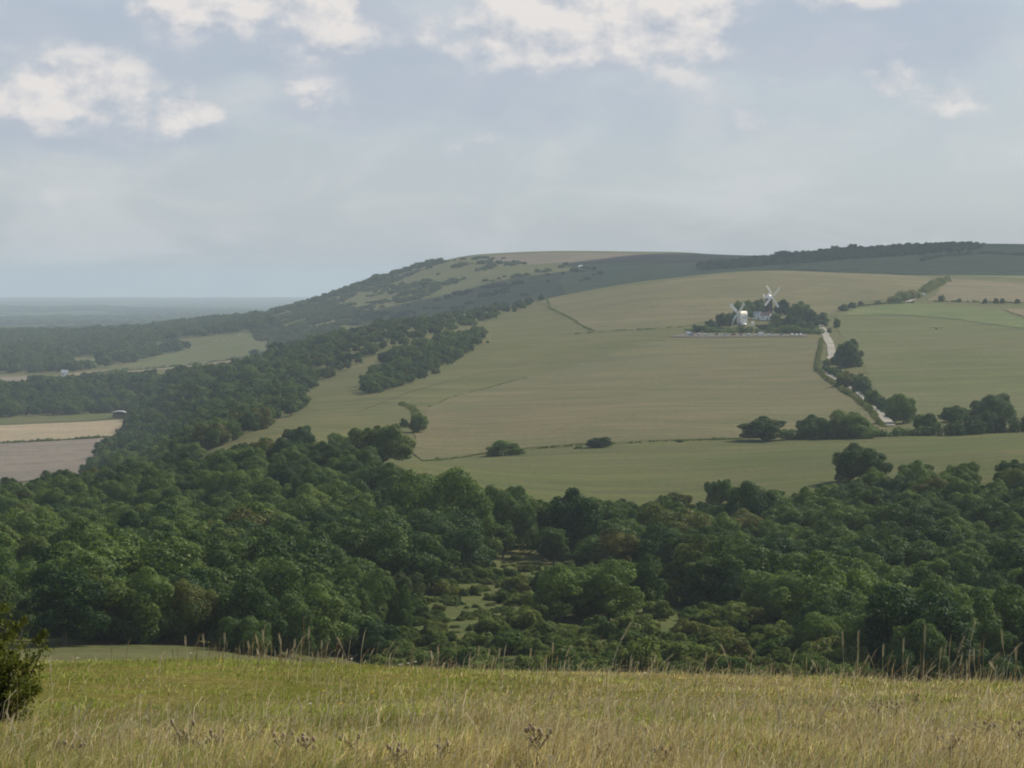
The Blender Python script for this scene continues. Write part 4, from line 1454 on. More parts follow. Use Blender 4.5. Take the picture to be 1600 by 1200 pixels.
def dutch_barn():
    p = at(187, 652.5)
    root = thing('barn', 'open barn with curved pale metal roof at the corner of the harvested field', 'barn', (p[0], p[1], p[2]), R(6))
    prof = [(-6, 3.6)] + [(-6 * math.cos(a), 3.6 + 2.0 * math.sin(a)) for a in np.linspace(.12, math.pi - .12, 12)] + [(6, 3.6)]
    inner = [(x * .97, z - .16) for x, z in reversed(prof)]
    MB().prism(prof + inner, -4, 6).build('roof', M_METAL, root)
    for x in (-5.6, -1.9, 1.9, 5.6):
        for y in (-3.8, 5.8):
            MB().box((x, y, 1.6), (.14, .14, 2.2)).build('post', M_WOOD, root)
    MB().box((0, 5.95, 2.0), (5.7, .08, 1.9)).build('back_wall', M_WOOD, root)
    b = MB()
    for i in range(5):
        for k in range(2):
            b.box((-4 + i * 2.0, 3.2, .65 + k * 1.25), (.95, 1.2, .6))
    b.build('bales', M_TAN, root)


dutch_barn()


# ------------------------------------------------------------------ vehicles
PAINT = {n: plain_mat('car_paint_' + n, c, 0.25, 0.02, 1.0, 0.1) for n, c in dict(white=(.82, .82, .80), silver=(.55, .57, .60), blue=(.09, .16, .34), red=(.38, .05, .04), dark=(.04, .045, .05), green=(.06, .13, .09)).items()}


def car(px, py, rz, col, label, van=False, dmin=0.0, group=None):
    p = at(px, py, dmin)
    root = thing('van' if van else 'car', label, 'van' if van else 'car', (p[0], p[1], p[2] + .5), rz, group)
    if van:
        prof = [(-2.4, .3), (2.4, .3), (2.45, .9), (2.1, 1.25), (1.5, 2.1), (1.2, 2.25), (-2.3, 2.25), (-2.45, 2.0)]
        glass = [(1.05, 1.35), (1.85, 1.35), (1.4, 2.02), (1.05, 2.02)]
        gw = .96
    else:
        prof = [(-2.1, .28), (2.1, .28), (2.15, .62), (2.0, .80), (1.05, .95), (.45, 1.40), (-1.1, 1.44), (-1.75, 1.02), (-2.1, .95)]
        glass = [(.92, .98), (.40, 1.34), (-1.05, 1.37), (-1.6, 1.02)]
        gw = .86
    MB().prism(prof, -gw, gw).build('body', PAINT[col], root)
    MB().prism(glass, -gw - .015, -gw + .1).build('side_window', M_GLASS, root)
    MB().prism(glass, gw - .1, gw + .015).build('side_window', M_GLASS, root)
    a, b = (Vector((1.0, 0, .98)), Vector((.46, 0, 1.385))) if not van else (Vector((2.08, 0, 1.3)), Vector((1.53, 0, 2.06)))
    MB().add([(a.x + .02, -.72, a.z + .02), (a.x + .02, .72, a.z + .02), (b.x + .02, .66, b.z + .02), (b.x + .02, -.66, b.z + .02), (a.x - .1, -.72, a.z), (a.x - .1, .72, a.z), (b.x - .1, .66, b.z), (b.x - .1, -.66, b.z)],
             [(0, 1, 2, 3), (4, 7, 6, 5), (0, 4, 5, 1), (1, 5, 6, 2), (2, 6, 7, 3), (3, 7, 4, 0)]).build('windscreen', M_GLASS, root)
    for x in (-1.3, 1.32):
        for y in (-1, 1):
            wl = MB().lathe([(.31, -.1), (.31, .1)], 14, Matrix.Translation((x, y * (gw - .06), .31)) @ Matrix.Rotation(R(90), 4, 'X')).build('wheel', M_TYRE, root)
            MB().lathe([(.18, -.115), (.18, .115)], 10, Matrix.Translation((x, y * (gw - .06), .31)) @ Matrix.Rotation(R(90), 4, 'X')).build('rim', M_METAL, wl)
    for y in (-.6, .6):
        MB().box((2.08 if not van else 2.42, y, .66), (.05, .18, .09)).build('headlight', M_SLATE, root)


for px, py, rz, col, lab, van in [
        (1076.5, 523.4, 10, 'white', 'leftmost white van at the end of the car park hedge', True),
        (1080, 525.2, 5, 'blue', 'blue car near the left end of the car park', False),
        (1093, 524.0, 80, 'silver', 'silver car left of the first white car in the car park', False),
        (1104, 525.0, 12, 'white', 'white car at the left of the car park, side on', False),
        (1120, 524.4, 85, 'dark', 'dark car between the left white car and the red car', False),
        (1133, 525.0, 8, 'silver', 'silver car just left of the red car below the white windmill', False),
        (1146, 524.8, 4, 'red', 'red car in the car park below the white windmill', False),
        (1158, 524.4, 82, 'dark', 'dark car between the red car and the white estate', False),
        (1170, 524.6, 85, 'silver', 'silver car left of the pair of white cars in mid car park', False),
        (1184, 525.3, 8, 'white', 'white car in mid car park, left of the white van', False),
        (1190, 524.4, 14, 'white', 'white van in the middle of the car park', True),
        (1204, 524.8, 10, 'white', 'white car right of the middle white van', False),
        (1221, 524.8, 84, 'green', 'dark green car between the middle and right-hand white cars', False),
        (1237.5, 524.8, 86, 'white', 'left one of three white cars at the right end of the car park', False),
        (1244.5, 525.4, 90, 'white', 'middle one of three white cars at the right end of the car park', False),
        (1251.5, 524.8, 84, 'white', 'right one of three white cars at the right end of the car park', False)]:
    car(px, py, R(rz), col, lab, van)
car(1340, 609.5, R(-40), 'white', 'white car driving down the lane between the hedges')
car(1441, 462.2, R(-20), 'white', 'white van on the chalk track at the upper right', True)


def animal(px, py, rz, lab):
    p = at(px, py, 2650)
    root = thing('grazing_animal', lab, 'animal', (p[0], p[1], p[2] + .25), rz)
    bm = bmesh.new()
    bmesh.ops.create_uvsphere(bm, u_segments=12, v_segments=8, radius=1.0)
    for v in bm.verts:
        v.co = Vector((v.co.x * 1.25, v.co.y * .48 * (1 - .12 * v.co.x), 1.15 + v.co.z * .52 - (.06 * v.co.x * v.co.x)))
    me = bpy.data.meshes.new('body')
    bm.to_mesh(me)
    bm.free()
    me.materials.append(M_WOOL)
    link('body', me, root)
    v, f = tube([(.95, 0, 1.35), (1.45, 0, .95), (1.75, 0, .45), (1.9, 0, .22)], [.32, .24, .2, .12], 8)
    link('head', mesh_np('head', v, f, (M_WOOL,), True), root)
    for x in (-.85, .8):
        for y in (-.28, .28):
            v, f = tube([(x, y, .95), (x + .04, y, .5), (x, y, -.3)], [.17, .1, .08], 6)
            link('leg', mesh_np('leg', v, f, (M_WOOL,), True), root)


for px, py, rz, lab in ((286, 545.5, 20, 'pale grazing animal, lowest left on the far pasture'), (297, 543.5, -10, 'pale grazing animal right beside the lowest one on the far pasture'), (337, 534, 30, 'pale grazing animal midway up the far pasture, left one'),
                        (350, 532.5, 0, 'pale grazing animal midway up the far pasture, right one'), (373, 524.5, 15, 'pale grazing animal nearest the top of the far pasture')):
    animal(px, py, R(rz), lab)


def bird():
    a, b, c = ray(1463, 513)
    d = 120.0
    root = thing('bird', 'small brown bird gliding above the pale green field', 'bird', (d * a / b, d, EYE + d * c / b), R(12))
    v, f = tube([(-.17, 0, 0), (-.1, 0, .01), (0, 0, .0), (.1, 0, .01), (.16, 0, .02), (.19, 0, .01)], [.012, .03, .042, .034, .024, .006], 8)
    link('body', mesh_np('body', v, f, (M_FEATHER,), True), root)
    # seen from the side and front, wings held out level
    for s in (-1, 1):
        w = MB()
        pts = [(.06, s * .03, .02), (.10, s * .14, .05), (.05, s * .26, .035), (-.06, s * .33, .02), (-.05, s * .18, .03), (-.08, s * .03, .015)]
        n = len(pts)
        w.add(pts + [(x, y, z - .008) for x, y, z in pts], [tuple(range(n)), tuple(reversed(range(n, 2 * n)))] + [(i, (i + 1) % n, (i + 1) % n + n, i + n) for i in range(n)])
        w.build('wing', M_FEATHER, root)
    w = MB()
    w.add([(-.14, -.02, 0), (-.14, .02, 0), (-.30, .05, 0), (-.30, -.05, 0), (-.14, -.02, -.008), (-.14, .02, -.008), (-.30, .05, -.008), (-.30, -.05, -.008)], [(0, 1, 2, 3), (7, 6, 5, 4), (0, 4, 5, 1), (1, 5, 6, 2), (2, 6, 7, 3), (3, 7, 4, 0)])
    w.build('tail', M_FEATHER, root)
    root.rotation_euler = (0, 0, R(80))


bird()

# ------------------------------------------------------------------ trees round the windmills
for px, b, w, h, lab in [
        (1163, 499, 38, 31, 'tree behind the white windmill, its left one'), (1184, 492, 30, 26, 'dark tree right behind the slate-roofed cottage'), (1225, 493, 32, 26, 'tree just right of the dark tower windmill'),
        (1247, 505, 38, 36, 'tallest round tree right of the windmill cottages'), (1266, 512, 30, 32, 'tree near the lane at the right of the windmill group'), (1283, 511, 26, 24, 'rightmost tree of the windmill group, at the lane mouth'),
        (1237, 515, 34, 24, 'paler tree low in the middle of the windmill grounds'), (1217, 514, 30, 15, 'low tree in front of the reddish-roofed cottage'), (1256, 519, 34, 18, 'low tree just above the right end of the car park'),
        (1197, 515, 36, 9, 'low bushy tree in front of the cottages'), (1130, 513, 30, 25, 'round tree left of the white windmill'), (1110, 516, 26, 18, 'smaller tree left of the round one by the white windmill'),
        (1092, 519, 22, 12, 'lowest tree at the left end of the windmill grounds'), (1146, 508, 22, 18, 'tree half hidden by the white windmill sails'), (1213, 503, 16, 14, 'small tree at the right gable of the reddish-roofed cottage'),
        (1212, 501, 18, 12, 'dark low tree at the foot of the tower windmill')]:
    tree_px(px, b, w, h * .94, lab, 'tree', 'tree', BROAD + FARK[:1])
for px, b, w, h, lab in [(1225, 407, 40, 15, 'broad dark skyline clump left of the two skyline trees'), (1306, 396, 18, 12, 'left of two round trees on the right skyline'), (1331, 393, 18, 12, 'right of two round trees on the right skyline'), (1430, 386, 8, 6, 'tiny tree alone on the right skyline'),
                         (589, 441, 22, 13, 'round tree standing out on the far left skyline'), (573, 447, 18, 10, 'round tree just below the one on the far left skyline')]:
    tree_px(px, b, w, h, lab, 'tree', 'tree', FARK, dmin=2850)


# ------------------------------------------------------------------ the meadow in front
def grass_points(n, rs, d0=8.6, d1=34.0, margin=0.045):
    d = d0 * (d1 / d0) ** rs.rand(n)
    t = rs.uniform(-.2 - margin, .2 + margin, n)
    x = t * d + rs.uniform(-.8, .8, n)
    return x, d


def clumps(x, y, lam, seed):
    return clump_noise(x, y, lam, seed)


M_BLADE = col_attr_mat('grass_blades', 0.45)
M_STRAW = col_attr_mat('dry_stems', 0.25)


def straw_share(x, y):
    px = 800 + FPX * x / y
    s = .30 + .28 * np.clip((px - 500) / 700, -0.4, 1) + .24 * clumps(x, y, 1.6, 301) + .14 * clumps(x, y, 5, 302)
    s = s + .22 * np.clip((13.5 - y) / 4, 0, 1) - .30 * np.clip((y - 16) / 4, 0, 1) * np.clip((1000 - px) / 500, 0, 1)
    band = np.exp(-((y - (17.5 + .12 * x)) / 1.6) ** 2) * np.clip((3.2 - x) / 4, 0, 1)
    return np.clip(s - .45 * band, .04, .93)


def blades(name, n, seed, hlo, hhi, wid, label):
    rs = np.random.RandomState(seed)
    x, y = grass_points(n, rs)
    z = H(x, y)
    st = straw_share(x, y)
    dry = rs.rand(n) < st
    tall = np.clip(1 + .35 * clumps(x, y, 0.9, 303) + .2 * clumps(x, y, 3.5, 304), .45, 1.7)
    h = rs.uniform(hlo, hhi, n) * tall * np.where(dry, 1.15, 1.0) * np.interp(y, [9, 12.5, 17], [2.0, 1.5, 1.0])
    w = wid * rs.uniform(.6, 1.4, n) * np.clip(y / 12.0, .8, 2.0)
    a = rs.uniform(0, 2 * math.pi, n)
    lean = np.abs(rs.normal(0, .75, n)) + .15
    wa = rs.normal(.4, 1.2, n)                       # leaning with the wind, to the right
    dx, dy = np.cos(wa) * lean * h, np.sin(wa) * lean * h
    ox, oy = np.cos(a) * w * .5, np.sin(a) * w * .5
    b = np.stack((x, y, z - .02), -1)
    sd = np.stack((ox, oy, np.zeros(n)), -1)
    m = b + np.stack((dx * .35, dy * .35, h * .6), -1)
    t = b + np.stack((dx, dy, h * np.clip(1.0 - .25 * lean, .4, 1)), -1)
    V = np.stack((b - sd, b + sd, m + sd * .75, m - sd * .75, t), 1).reshape(-1, 3)
    o = (5 * np.arange(n))[:, None]
    Q = o + np.array([[0, 1, 2, 3]])
    T_ = o + np.array([[3, 2, 4]])
    g = np.array([(.24, .30, .045), (.30, .34, .07), (.34, .33, .10), (.17, .24, .03)])[rs.randint(0, 4, n)]
    s = np.array([(.60, .49, .21), (.70, .61, .33), (.46, .35, .15), (.55, .49, .18), (.34, .24, .11)])[rs.randint(0, 5, n)]
    c = np.where(dry[:, None], s * .86, g * .92) * rs.uniform(.7, 1.5, (n, 1)) * (1 + .18 * clumps(x, y, 2.2, 306))[:, None].clip(.6, 1.5)
    col = np.column_stack((c, np.ones(n)))
    me = mesh_np(name, V, [Q, T_], (M_BLADE,), False, {'tint': ('FLOAT_COLOR', np.repeat(col, 5, axis=0))})
    return tag(link(name, me), label, 'grass', kind='stuff')


blades('meadow_grass', 310000, 401, .018, .062, .0036, 'short mixed green and straw grass of the meadow')


def stems(name, n, seed, label, hs=1.0, dmax=34.0):
    """thin bents with seed heads, far too many to count"""
    rs = np.random.RandomState(seed)
    x, y = grass_points(n * 2, rs, 8.6, dmax)
    keep = rs.rand(2 * n) < straw_share(x, y) * 1.15
    x, y = x[keep][:n], y[keep][:n]
    n = len(x)
    z = H(x, y)
    h = np.interp(y, [9, 12.5, 17], [1.5, 1.3, 1.0]) * rs.gamma(3.0, .026, n).clip(.02, .26) * np.clip(1 + .35 * clumps(x, y, 1.2, 305), .4, 1.6)
    h = np.minimum(h * hs, rs.uniform(.16, .30, n))
    wa = rs.normal(.25, 1.0, n)
    lean = np.abs(rs.normal(.2, .6, n)) * (1.0 if hs == 1.0 else 1.25)
    w = .0011 * np.clip(y / 10, .9, 2.3)
    b = np.stack((x, y, z - .02), -1)
    m = b + np.stack((np.cos(wa) * lean * h * .3, np.sin(wa) * lean * h * .3, h * .62), -1)
    t = b + np.stack((np.cos(wa) * lean * h, np.sin(wa) * lean * h, h * np.clip(1.02 - .3 * lean, .4, 1)), -1)
    a = rs.uniform(-.6, .6, n)
    sd = np.stack((np.cos(a) * w, np.sin(a) * w, np.zeros(n)), -1)
    hl = rs.uniform(.010, .032, n)[:, None]
    dr = t - m
    dr /= np.linalg.norm(dr, axis=1)[:, None]
    hw = (w * rs.uniform(1.0, 2.1, n))[:, None] * np.stack((np.cos(a), np.sin(a), np.zeros(n)), -1)
    e = t + dr * hl
    mm = t + dr * hl * .45
    V = np.stack((b - sd, b + sd, m + sd, m - sd, t + sd * .7, t - sd * .7, mm + hw, mm - hw, e), 1).reshape(-1, 3)
    o = (9 * np.arange(n))[:, None]
    Q = np.concatenate((o + np.array([[0, 1, 2, 3]]), o + np.array([[3, 2, 4, 5]]), o + np.array([[5, 4, 6, 7]])))
    T_ = o + np.array([[7, 6, 8]])
    cs = np.array([(.56, .46, .25), (.66, .57, .36), (.40, .30, .14), (.48, .42, .20)])[rs.randint(0, 4, n)]
    ch = np.array([(.36, .24, .13), (.50, .42, .28), (.20, .12, .07), (.58, .52, .40), (.30, .20, .12)])[rs.randint(0, 5, n)]
    col = np.concatenate((np.repeat(cs[:, None], 6, 1), np.repeat(ch[:, None], 3, 1)), 1) * rs.uniform(.8, 1.2, (n, 1, 1))
    col = np.concatenate((col, np.ones((n, 9, 1))), -1).reshape(-1, 4)
    me = mesh_np(name, V, [Q, T_], (M_STRAW,), False, {'tint': ('FLOAT_COLOR', col)})
    return tag(link(name, me), label, 'grass', kind='stuff')


stems('seeding_grass', 15000, 402, 'thin dry bents with seed heads all over the meadow')


stems('wispy_grass', 1300, 412, 'long wispy straw-coloured stems arching over the front of the meadow', 2.0, 19.0)


def crest_fringe():
    """the thicket of dead stems along the brow"""
    rs = np.random.RandomState(403)
    xs, ys = [], []
    n = 520
    px = np.concatenate((rs.normal(440, 75, int(n * .32)), rs.uniform(540, 1250, int(n * .22)), rs.normal(1480, 130, int(n * .46))))
    y = rs.uniform(24, 31, len(px))
    x = (px - 800) / FPX * y
    z = H(x, y)
    n = len(px)
    h = rs.gamma(4.0, .045, n) * np.where(px > 1350, 1.35, 1.0) + .05
    wa = rs.normal(.2, .9, n)
    lean = np.abs(rs.normal(.0, .36, n))
    w = rs.uniform(.0014, .0030, n)
    b = np.stack((x, y, z - .02), -1)
    P = [b]
    for f, l in ((.5, .2), (.8, .55), (1.0, 1.0)):
        P.append(b + np.stack((np.cos(wa) * lean * h * l, np.sin(wa) * lean * h * l, h * f * (1 - .2 * lean * f)), -1))
    sd = np.stack((w, np.zeros(n), np.zeros(n)), -1)
    V = np.stack((P[0] - sd, P[0] + sd, P[1] + sd * .8, P[1] - sd * .8, P[2] + sd * 1.6, P[2] - sd * 1.6, P[3]), 1).reshape(-1, 3)
    o = (7 * np.arange(n))[:, None]
    Q = np.concatenate((o + np.array([[0, 1, 2, 3]]), o + np.array([[3, 2, 4, 5]])))
    T_ = o + np.array([[5, 4, 6]])
    cs = np.array([(.26, .21, .11), (.40, .33, .19), (.15, .105, .06), (.22, .17, .09), (.50, .43, .28)])[rs.randint(0, 5, n)]
    col = np.concatenate((np.repeat(cs[:, None], 7, 1), np.ones((n, 7, 1))), -1).reshape(-1, 4)
    me = mesh_np('dead_stems', V, [Q, T_], (M_STRAW,), False, {'tint': ('FLOAT_COLOR', col)})
    tag(link('dead_stems', me), 'thicket of dead stems along the brow of the meadow', 'grass', kind='stuff')


crest_fringe()

M_STALK = plain_mat('pale_straw', (.60, .52, .33), .8, .2, 30)
M_SEED = plain_mat('seed_head', (.55, .47, .30), .9, .3, 60)
M_THST = plain_mat('thistle_stem', (.27, .23, .12), .9, .3, 40)
M_THHD = plain_mat('thistle_head', (.32, .24, .15), .9, .4, 80)
M_DOWNY = plain_mat('thistle_down', (.60, .55, .47), .95, .15, 90)
M_YEL = plain_mat('yellow_petal', (.75, .52, .03), .7, .1, 40)
M_WPET = plain_mat('white_petal', (.72, .70, .64), .7, .1, 40)


def stalk(pxb, d, pxt, pyt, label, group, thick=1.0):
    x = (pxb - 800) / FPX * d
    z = float(H(x, d)[0])
    a, b, c = ray(pxt, pyt)
    tx, tz = d * a / b, EYE + d * c / b
    hgt, dx = tz - z, tx - x
    root = thing('grass_stalk', label, 'grass', (x, d, z), 0, group)
    rs = np.random.RandomState(int(pxb * 7 + pyt))
    ts = np.linspace(0, 1, 7)
    path = [(dx * (.35 * t + .65 * t * t) + rs.normal(0, .004), rs.normal(0, .01) * t, -.03 + (hgt + .03) * (t ** .92)) for t in ts]
    r0 = .0015 * thick * d / 20
    v, f = tube(path, [r0 * (1.15 - .5 * t) for t in ts], 5)
    link('stem', mesh_np('stem', v, f, (M_STALK,), True), root)
    p0, p1 = np.array(path[-3]), np.array(path[-1])
    Vp = []
    n = 14
    for i in range(n):
        t = i / n
        q = p0 * (1 - t) + p1 * t
        s = 1 if i % 2 else -1
        dr = (p1 - p0) / np.linalg.norm(p1 - p0)
        side = np.array((dr[2], rs.normal(0, .6), -dr[0])) * s
        Vp.append(tube([q, q + dr * .012 + side * .0045 * d / 20, q + dr * .03 + side * .007 * d / 20], [.0008, .0018 * d / 20 * thick, .0004], 4))
    v, f = join(Vp)
    link('seed_head', mesh_np('seed_head', v, f, (M_SEED,), True), root)


G1 = 'tall dry stalks on the brow, right part'
for (pb, d, pt, yt) in [(1322, 26, 1316, 987), (1342, 26, 1341, 986), (1446, 26, 1446, 977), (1488, 25, 1507, 995), (1513, 25, 1524, 970), (1574, 25, 1565, 985), (1556, 24, 1597, 1004), (1414, 26, 1412, 998),
                        (1470, 26, 1470, 1012), (1382, 26, 1380, 1008), (1345, 25, 1357, 1025), (1262, 25, 1272, 1036), (1528, 25, 1521, 1014), (1566, 24, 1547, 1035), (1590, 25, 1587, 1012), (1436, 25, 1462, 1040), (1535, 25, 1560, 1020), (1499, 26, 1503, 1025), (1285, 26, 1269, 1033)]:
    stalk(pb, d, pt, yt, 'tall dry grass stalk among the tangle on the right of the brow', G1, .8)
G2 = 'tall dry stalks on the brow, middle part'
for (pb, d, pt, yt) in [(677, 26, 673, 1020), (684, 26, 685, 1011), (746, 26, 749, 1010), (757, 25, 766, 1015), (778, 25, 781, 1014), (826, 26, 830, 1015), (863, 26, 864, 1005), (878, 26, 891, 1011), (1024, 26, 1025, 1025), (1020, 25, 1052, 1022), (1041, 24, 1044, 1036),
                        (1104, 26, 1104, 1020), (1144, 25, 1127, 1006), (1165, 26, 1177, 1016), (1090, 25, 1103, 1028), (982, 26, 988, 1030)]:
    stalk(pb, d, pt, yt, 'slender dry grass stalk standing alone on the middle of the brow', G2, .8)
stalk(953, 26, 987, 972, 'tallest leaning pale grass stalk on the middle of the brow', None, 1.6)
G3 = 'tall dry stalks on the brow, left part'
for (pb, d, pt, yt) in [(542, 26, 527, 996), (440, 27, 437, 992), (412, 27, 411, 985), (482, 27, 482, 980), (404, 27, 400, 992), (458, 27, 461, 1000), (348, 27, 351, 990), (318, 27, 317, 992), (290, 27, 289, 995), (385, 27, 388, 1003), (500, 27, 503, 1002)]:
    stalk(pb, d, pt, yt, 'dry grass stalk in the dark fringe on the left of the brow', G3, .75)
for (pb, d, pt, yt, lab) in [
        (36, 10.2, 13, 1116, 'long pale stalk at the lower left corner leaning left'), (100, 10.5, 144, 1099, 'long pale stalk near the left bush leaning right'), (146, 10.5, 118, 1145, 'short pale stalk leaning left, by the lower left corner'),
        (205, 12.1, 236, 1100, 'pale stalk leaning right in the left meadow, above the thistles'), (233, 11.5, 231, 1122, 'upright pale stalk in the left meadow'), (370, 10.5, 396, 1147, 'pale stalk leaning right beside the left thistles'),
        (477, 11.3, 466, 1092, 'tall upright pale stalk left of the middle meadow'), (656, 10.9, 640, 1117, 'pale stalk leaning left in the middle foreground'), (660, 10.5, 682, 1151, 'short pale stalk leaning right in the middle foreground'),
        (1130, 11.4, 1175, 1086, 'long arching pale stalk right of the middle foreground'), (1262, 10.6, 1300, 1092, 'long straight pale stalk leaning right in the right foreground'), (1230, 10.7, 1217, 1110, 'pale stalk leaning left in the right foreground'),
        (1452, 11.4, 1517, 1133, 'low arching stalk bent far right in the right foreground'), (1018, 12, 1040, 1092, 'short thick pale stalk in mid meadow, right of the middle'), (690, 13, 712, 1092, 'short pale stalk in mid meadow near the middle'), (860, 13, 862, 1080, 'upright short pale stalk in mid meadow'),
        (1320, 14, 1312, 1088, 'short pale stalk in mid meadow at the right'), (245, 16, 251, 1027, 'single pale stalk at the far left end of the brow'), (78, 18, 77, 1028, 'thin upright stalk beside the left bush')]:
    stalk(pb, d, pt, yt, lab, None, 1.15)


def thistle(px, py, hpx, heads, label, seed, down=.5):
    p = at(px, py)
    d = p[1]
    s = d / FPX
    h = hpx * s
    rs = np.random.RandomState(seed)
    root = thing('thistle', label, 'thistle', (p[0], p[1], p[2]), rs.uniform(0, 6))
    parts, tips = [], []
    main = [(0, 0, -.05), (rs.normal(0, .008), 0, h * .4), (rs.normal(0, .015), rs.normal(0, .01), h * .85)]
    parts.append(tube(main, [.0035, .003, .0022], 6))
    for i in range(heads):
        a = 2.4 * i + rs.uniform(-.4, .4)
        l = rs.uniform(.02, .06)
        z0 = h * rs.uniform(.35, .8)
        tip = (math.cos(a) * l, math.sin(a) * l, min(h, z0 + l * rs.uniform(.6, 1.4)) if i else h)
        parts.append(tube([(0, 0, z0), (tip[0] * .5, tip[1] * .5, z0 + (tip[2] - z0) * .4), tip], [.003, .0026, .002], 5))
        tips.append(tip)
    # spiny dry leaves
    for i in range(9):
        a = rs.uniform(0, 6.28)
        z0 = h * rs.uniform(.1, .75)
        l = rs.uniform(.03, .07)
        parts.append(tube([(0, 0, z0), (math.cos(a) * l * .6, math.sin(a) * l * .6, z0 + l * .25), (math.cos(a) * l, math.sin(a) * l, z0 - l * .1)], [.0015, .0028, .0005], 4))
    v, f = join(parts)
    link('stem', mesh_np('stem', v, f, (M_THST,), True), root)
    for t in tips:
        fl = rs.rand() < down
        r_ = rs.uniform(.0055, .0095)
        hd = MB().lathe([(.002, -.008), (r_ * .8, -.004), (r_, .004), (r_ * .75, .011), (r_ * .5, .013)], 8, Matrix.Translation(t)).build('flower_head', M_THHD, root, True)
        if fl:
            n = 70
            q = rs.normal(size=(n, 3))
            q /= np.linalg.norm(q, axis=1)[:, None]
            q[:, 2] = np.abs(q[:, 2]) * .9
            q *= rs.uniform(.5, 1.0, (n, 1)) * r_ * rs.uniform(1.5, 2.5)
            v, f = leaf_quads(q + np.array(t) + (0, 0, .008), q + 1e-6, .006, rs)
            link('down', mesh_np('down', v, f, (M_DOWNY,)), hd)


for i, (px, py, h, n, lab, dn) in enumerate([
        (282, 1185, 55, 7, 'dead thistle with pale down near the lower left, left of a pair', .5), (318, 1192, 40, 5, 'dead thistle with white fluff low at the left, right of the pair', .8), (345, 1180, 36, 4, 'short thistle with pale heads between the left pair and the brown clump', .7),
        (442, 1188, 42, 7, 'brown dead thistle clump left of the middle foreground', .15), (480, 1190, 38, 6, 'brown dead thistle just right of the brown clump', .3), (548, 1184, 30, 4, 'small dry thistle between the brown clump and the pale heads', .4),
        (622, 1200, 30, 5, 'thistle with large pale fluffy heads at the bottom, left of the middle', .9), (690, 1194, 34, 4, 'thistle with one pale head at the bottom near the middle', .7),
        (838, 1200, 62, 9, 'tall dark thistle with pale tips at the bottom middle', .3), (943, 1194, 28, 2, 'small two-headed thistle right of the tall dark one', .6), (1040, 1206, 34, 4, 'dry thistle at the bottom edge right of the middle', .6),
        (1372, 1125, 28, 7, 'brown thistle clump in the right meadow, left of its pair', .4), (1400, 1126, 26, 6, 'brown thistle clump in the right meadow, right of its pair', .3), (1430, 1108, 24, 5, 'small brown thistle farther back in the right meadow', .4),
        (1485, 1188, 34, 6, 'brown thistle low in the right foreground', .5), (1594, 1172, 40, 5, 'thistle with a big pale head at the right frame edge', .7), (1540, 1160, 28, 5, 'small brown thistle left of the one at the right edge', .3),
        (120, 1188, 26, 4, 'small dry thistle near the lower left corner', .4)]):
    thistle(px, py, h, n, lab, 600 + i, dn)


def flower(px, py, mat, label, group, seed):
    p = at(px, py)
    rs = np.random.RandomState(seed)
    h = rs.uniform(.10, .16)
    root = thing('wild_flower', label, 'flower', (p[0], p[1], p[2]), rs.uniform(0, 6), group)
    v, f = tube([(0, 0, -.02), (.006, 0, h * .5), (.01, .004, h)], [.0018, .0016, .0013], 5)
    link('stem', mesh_np('stem', v, f, (M_THST,), True), root)
    me = None
    r_ = .011 * max(1, p[1] / 14)
    for i in range(8):
        if me is None:
            me = MB().add([(0, -.002, 0), (r_ * .6, -.004, .003), (r_, 0, .001), (r_ * .6, .004, .003), (r_ * .5, 0, -.002)], [(0, 1, 2, 3), (0, 4, 1), (1, 4, 2), (2, 4, 3), (3, 4, 0)]).build('petal', mat, root)
            o = me
            me = me.data
        else:
            o = link('petal', me, root)
        o.matrix_local = Matrix.Translation((.01, .004, h)) @ Matrix.Rotation(2 * math.pi * i / 8, 4, 'Z') @ Matrix.Rotation(R(-15), 4, 'Y')


for i, (px, py) in enumerate([(1125, 1112), (521, 1052), (507, 1108), (579, 1130), (530, 1138), (395, 1130), (1063, 1098), (347, 1052), (900, 1150)]):
    flower(px, py, M_YEL, 'small yellow wild flower dotted in the meadow grass', 'yellow flowers in the meadow', 700 + i)
for i, (px, py) in enumerate([(550, 1052), (627, 1056), (640, 1054), (651, 1053), (122, 1056), (1007, 1074), (297, 1045), (486, 1132)]):
    flower(px, py, M_WPET, 'small white wild flower near the brow of the meadow', 'white flowers in the meadow', 720 + i)


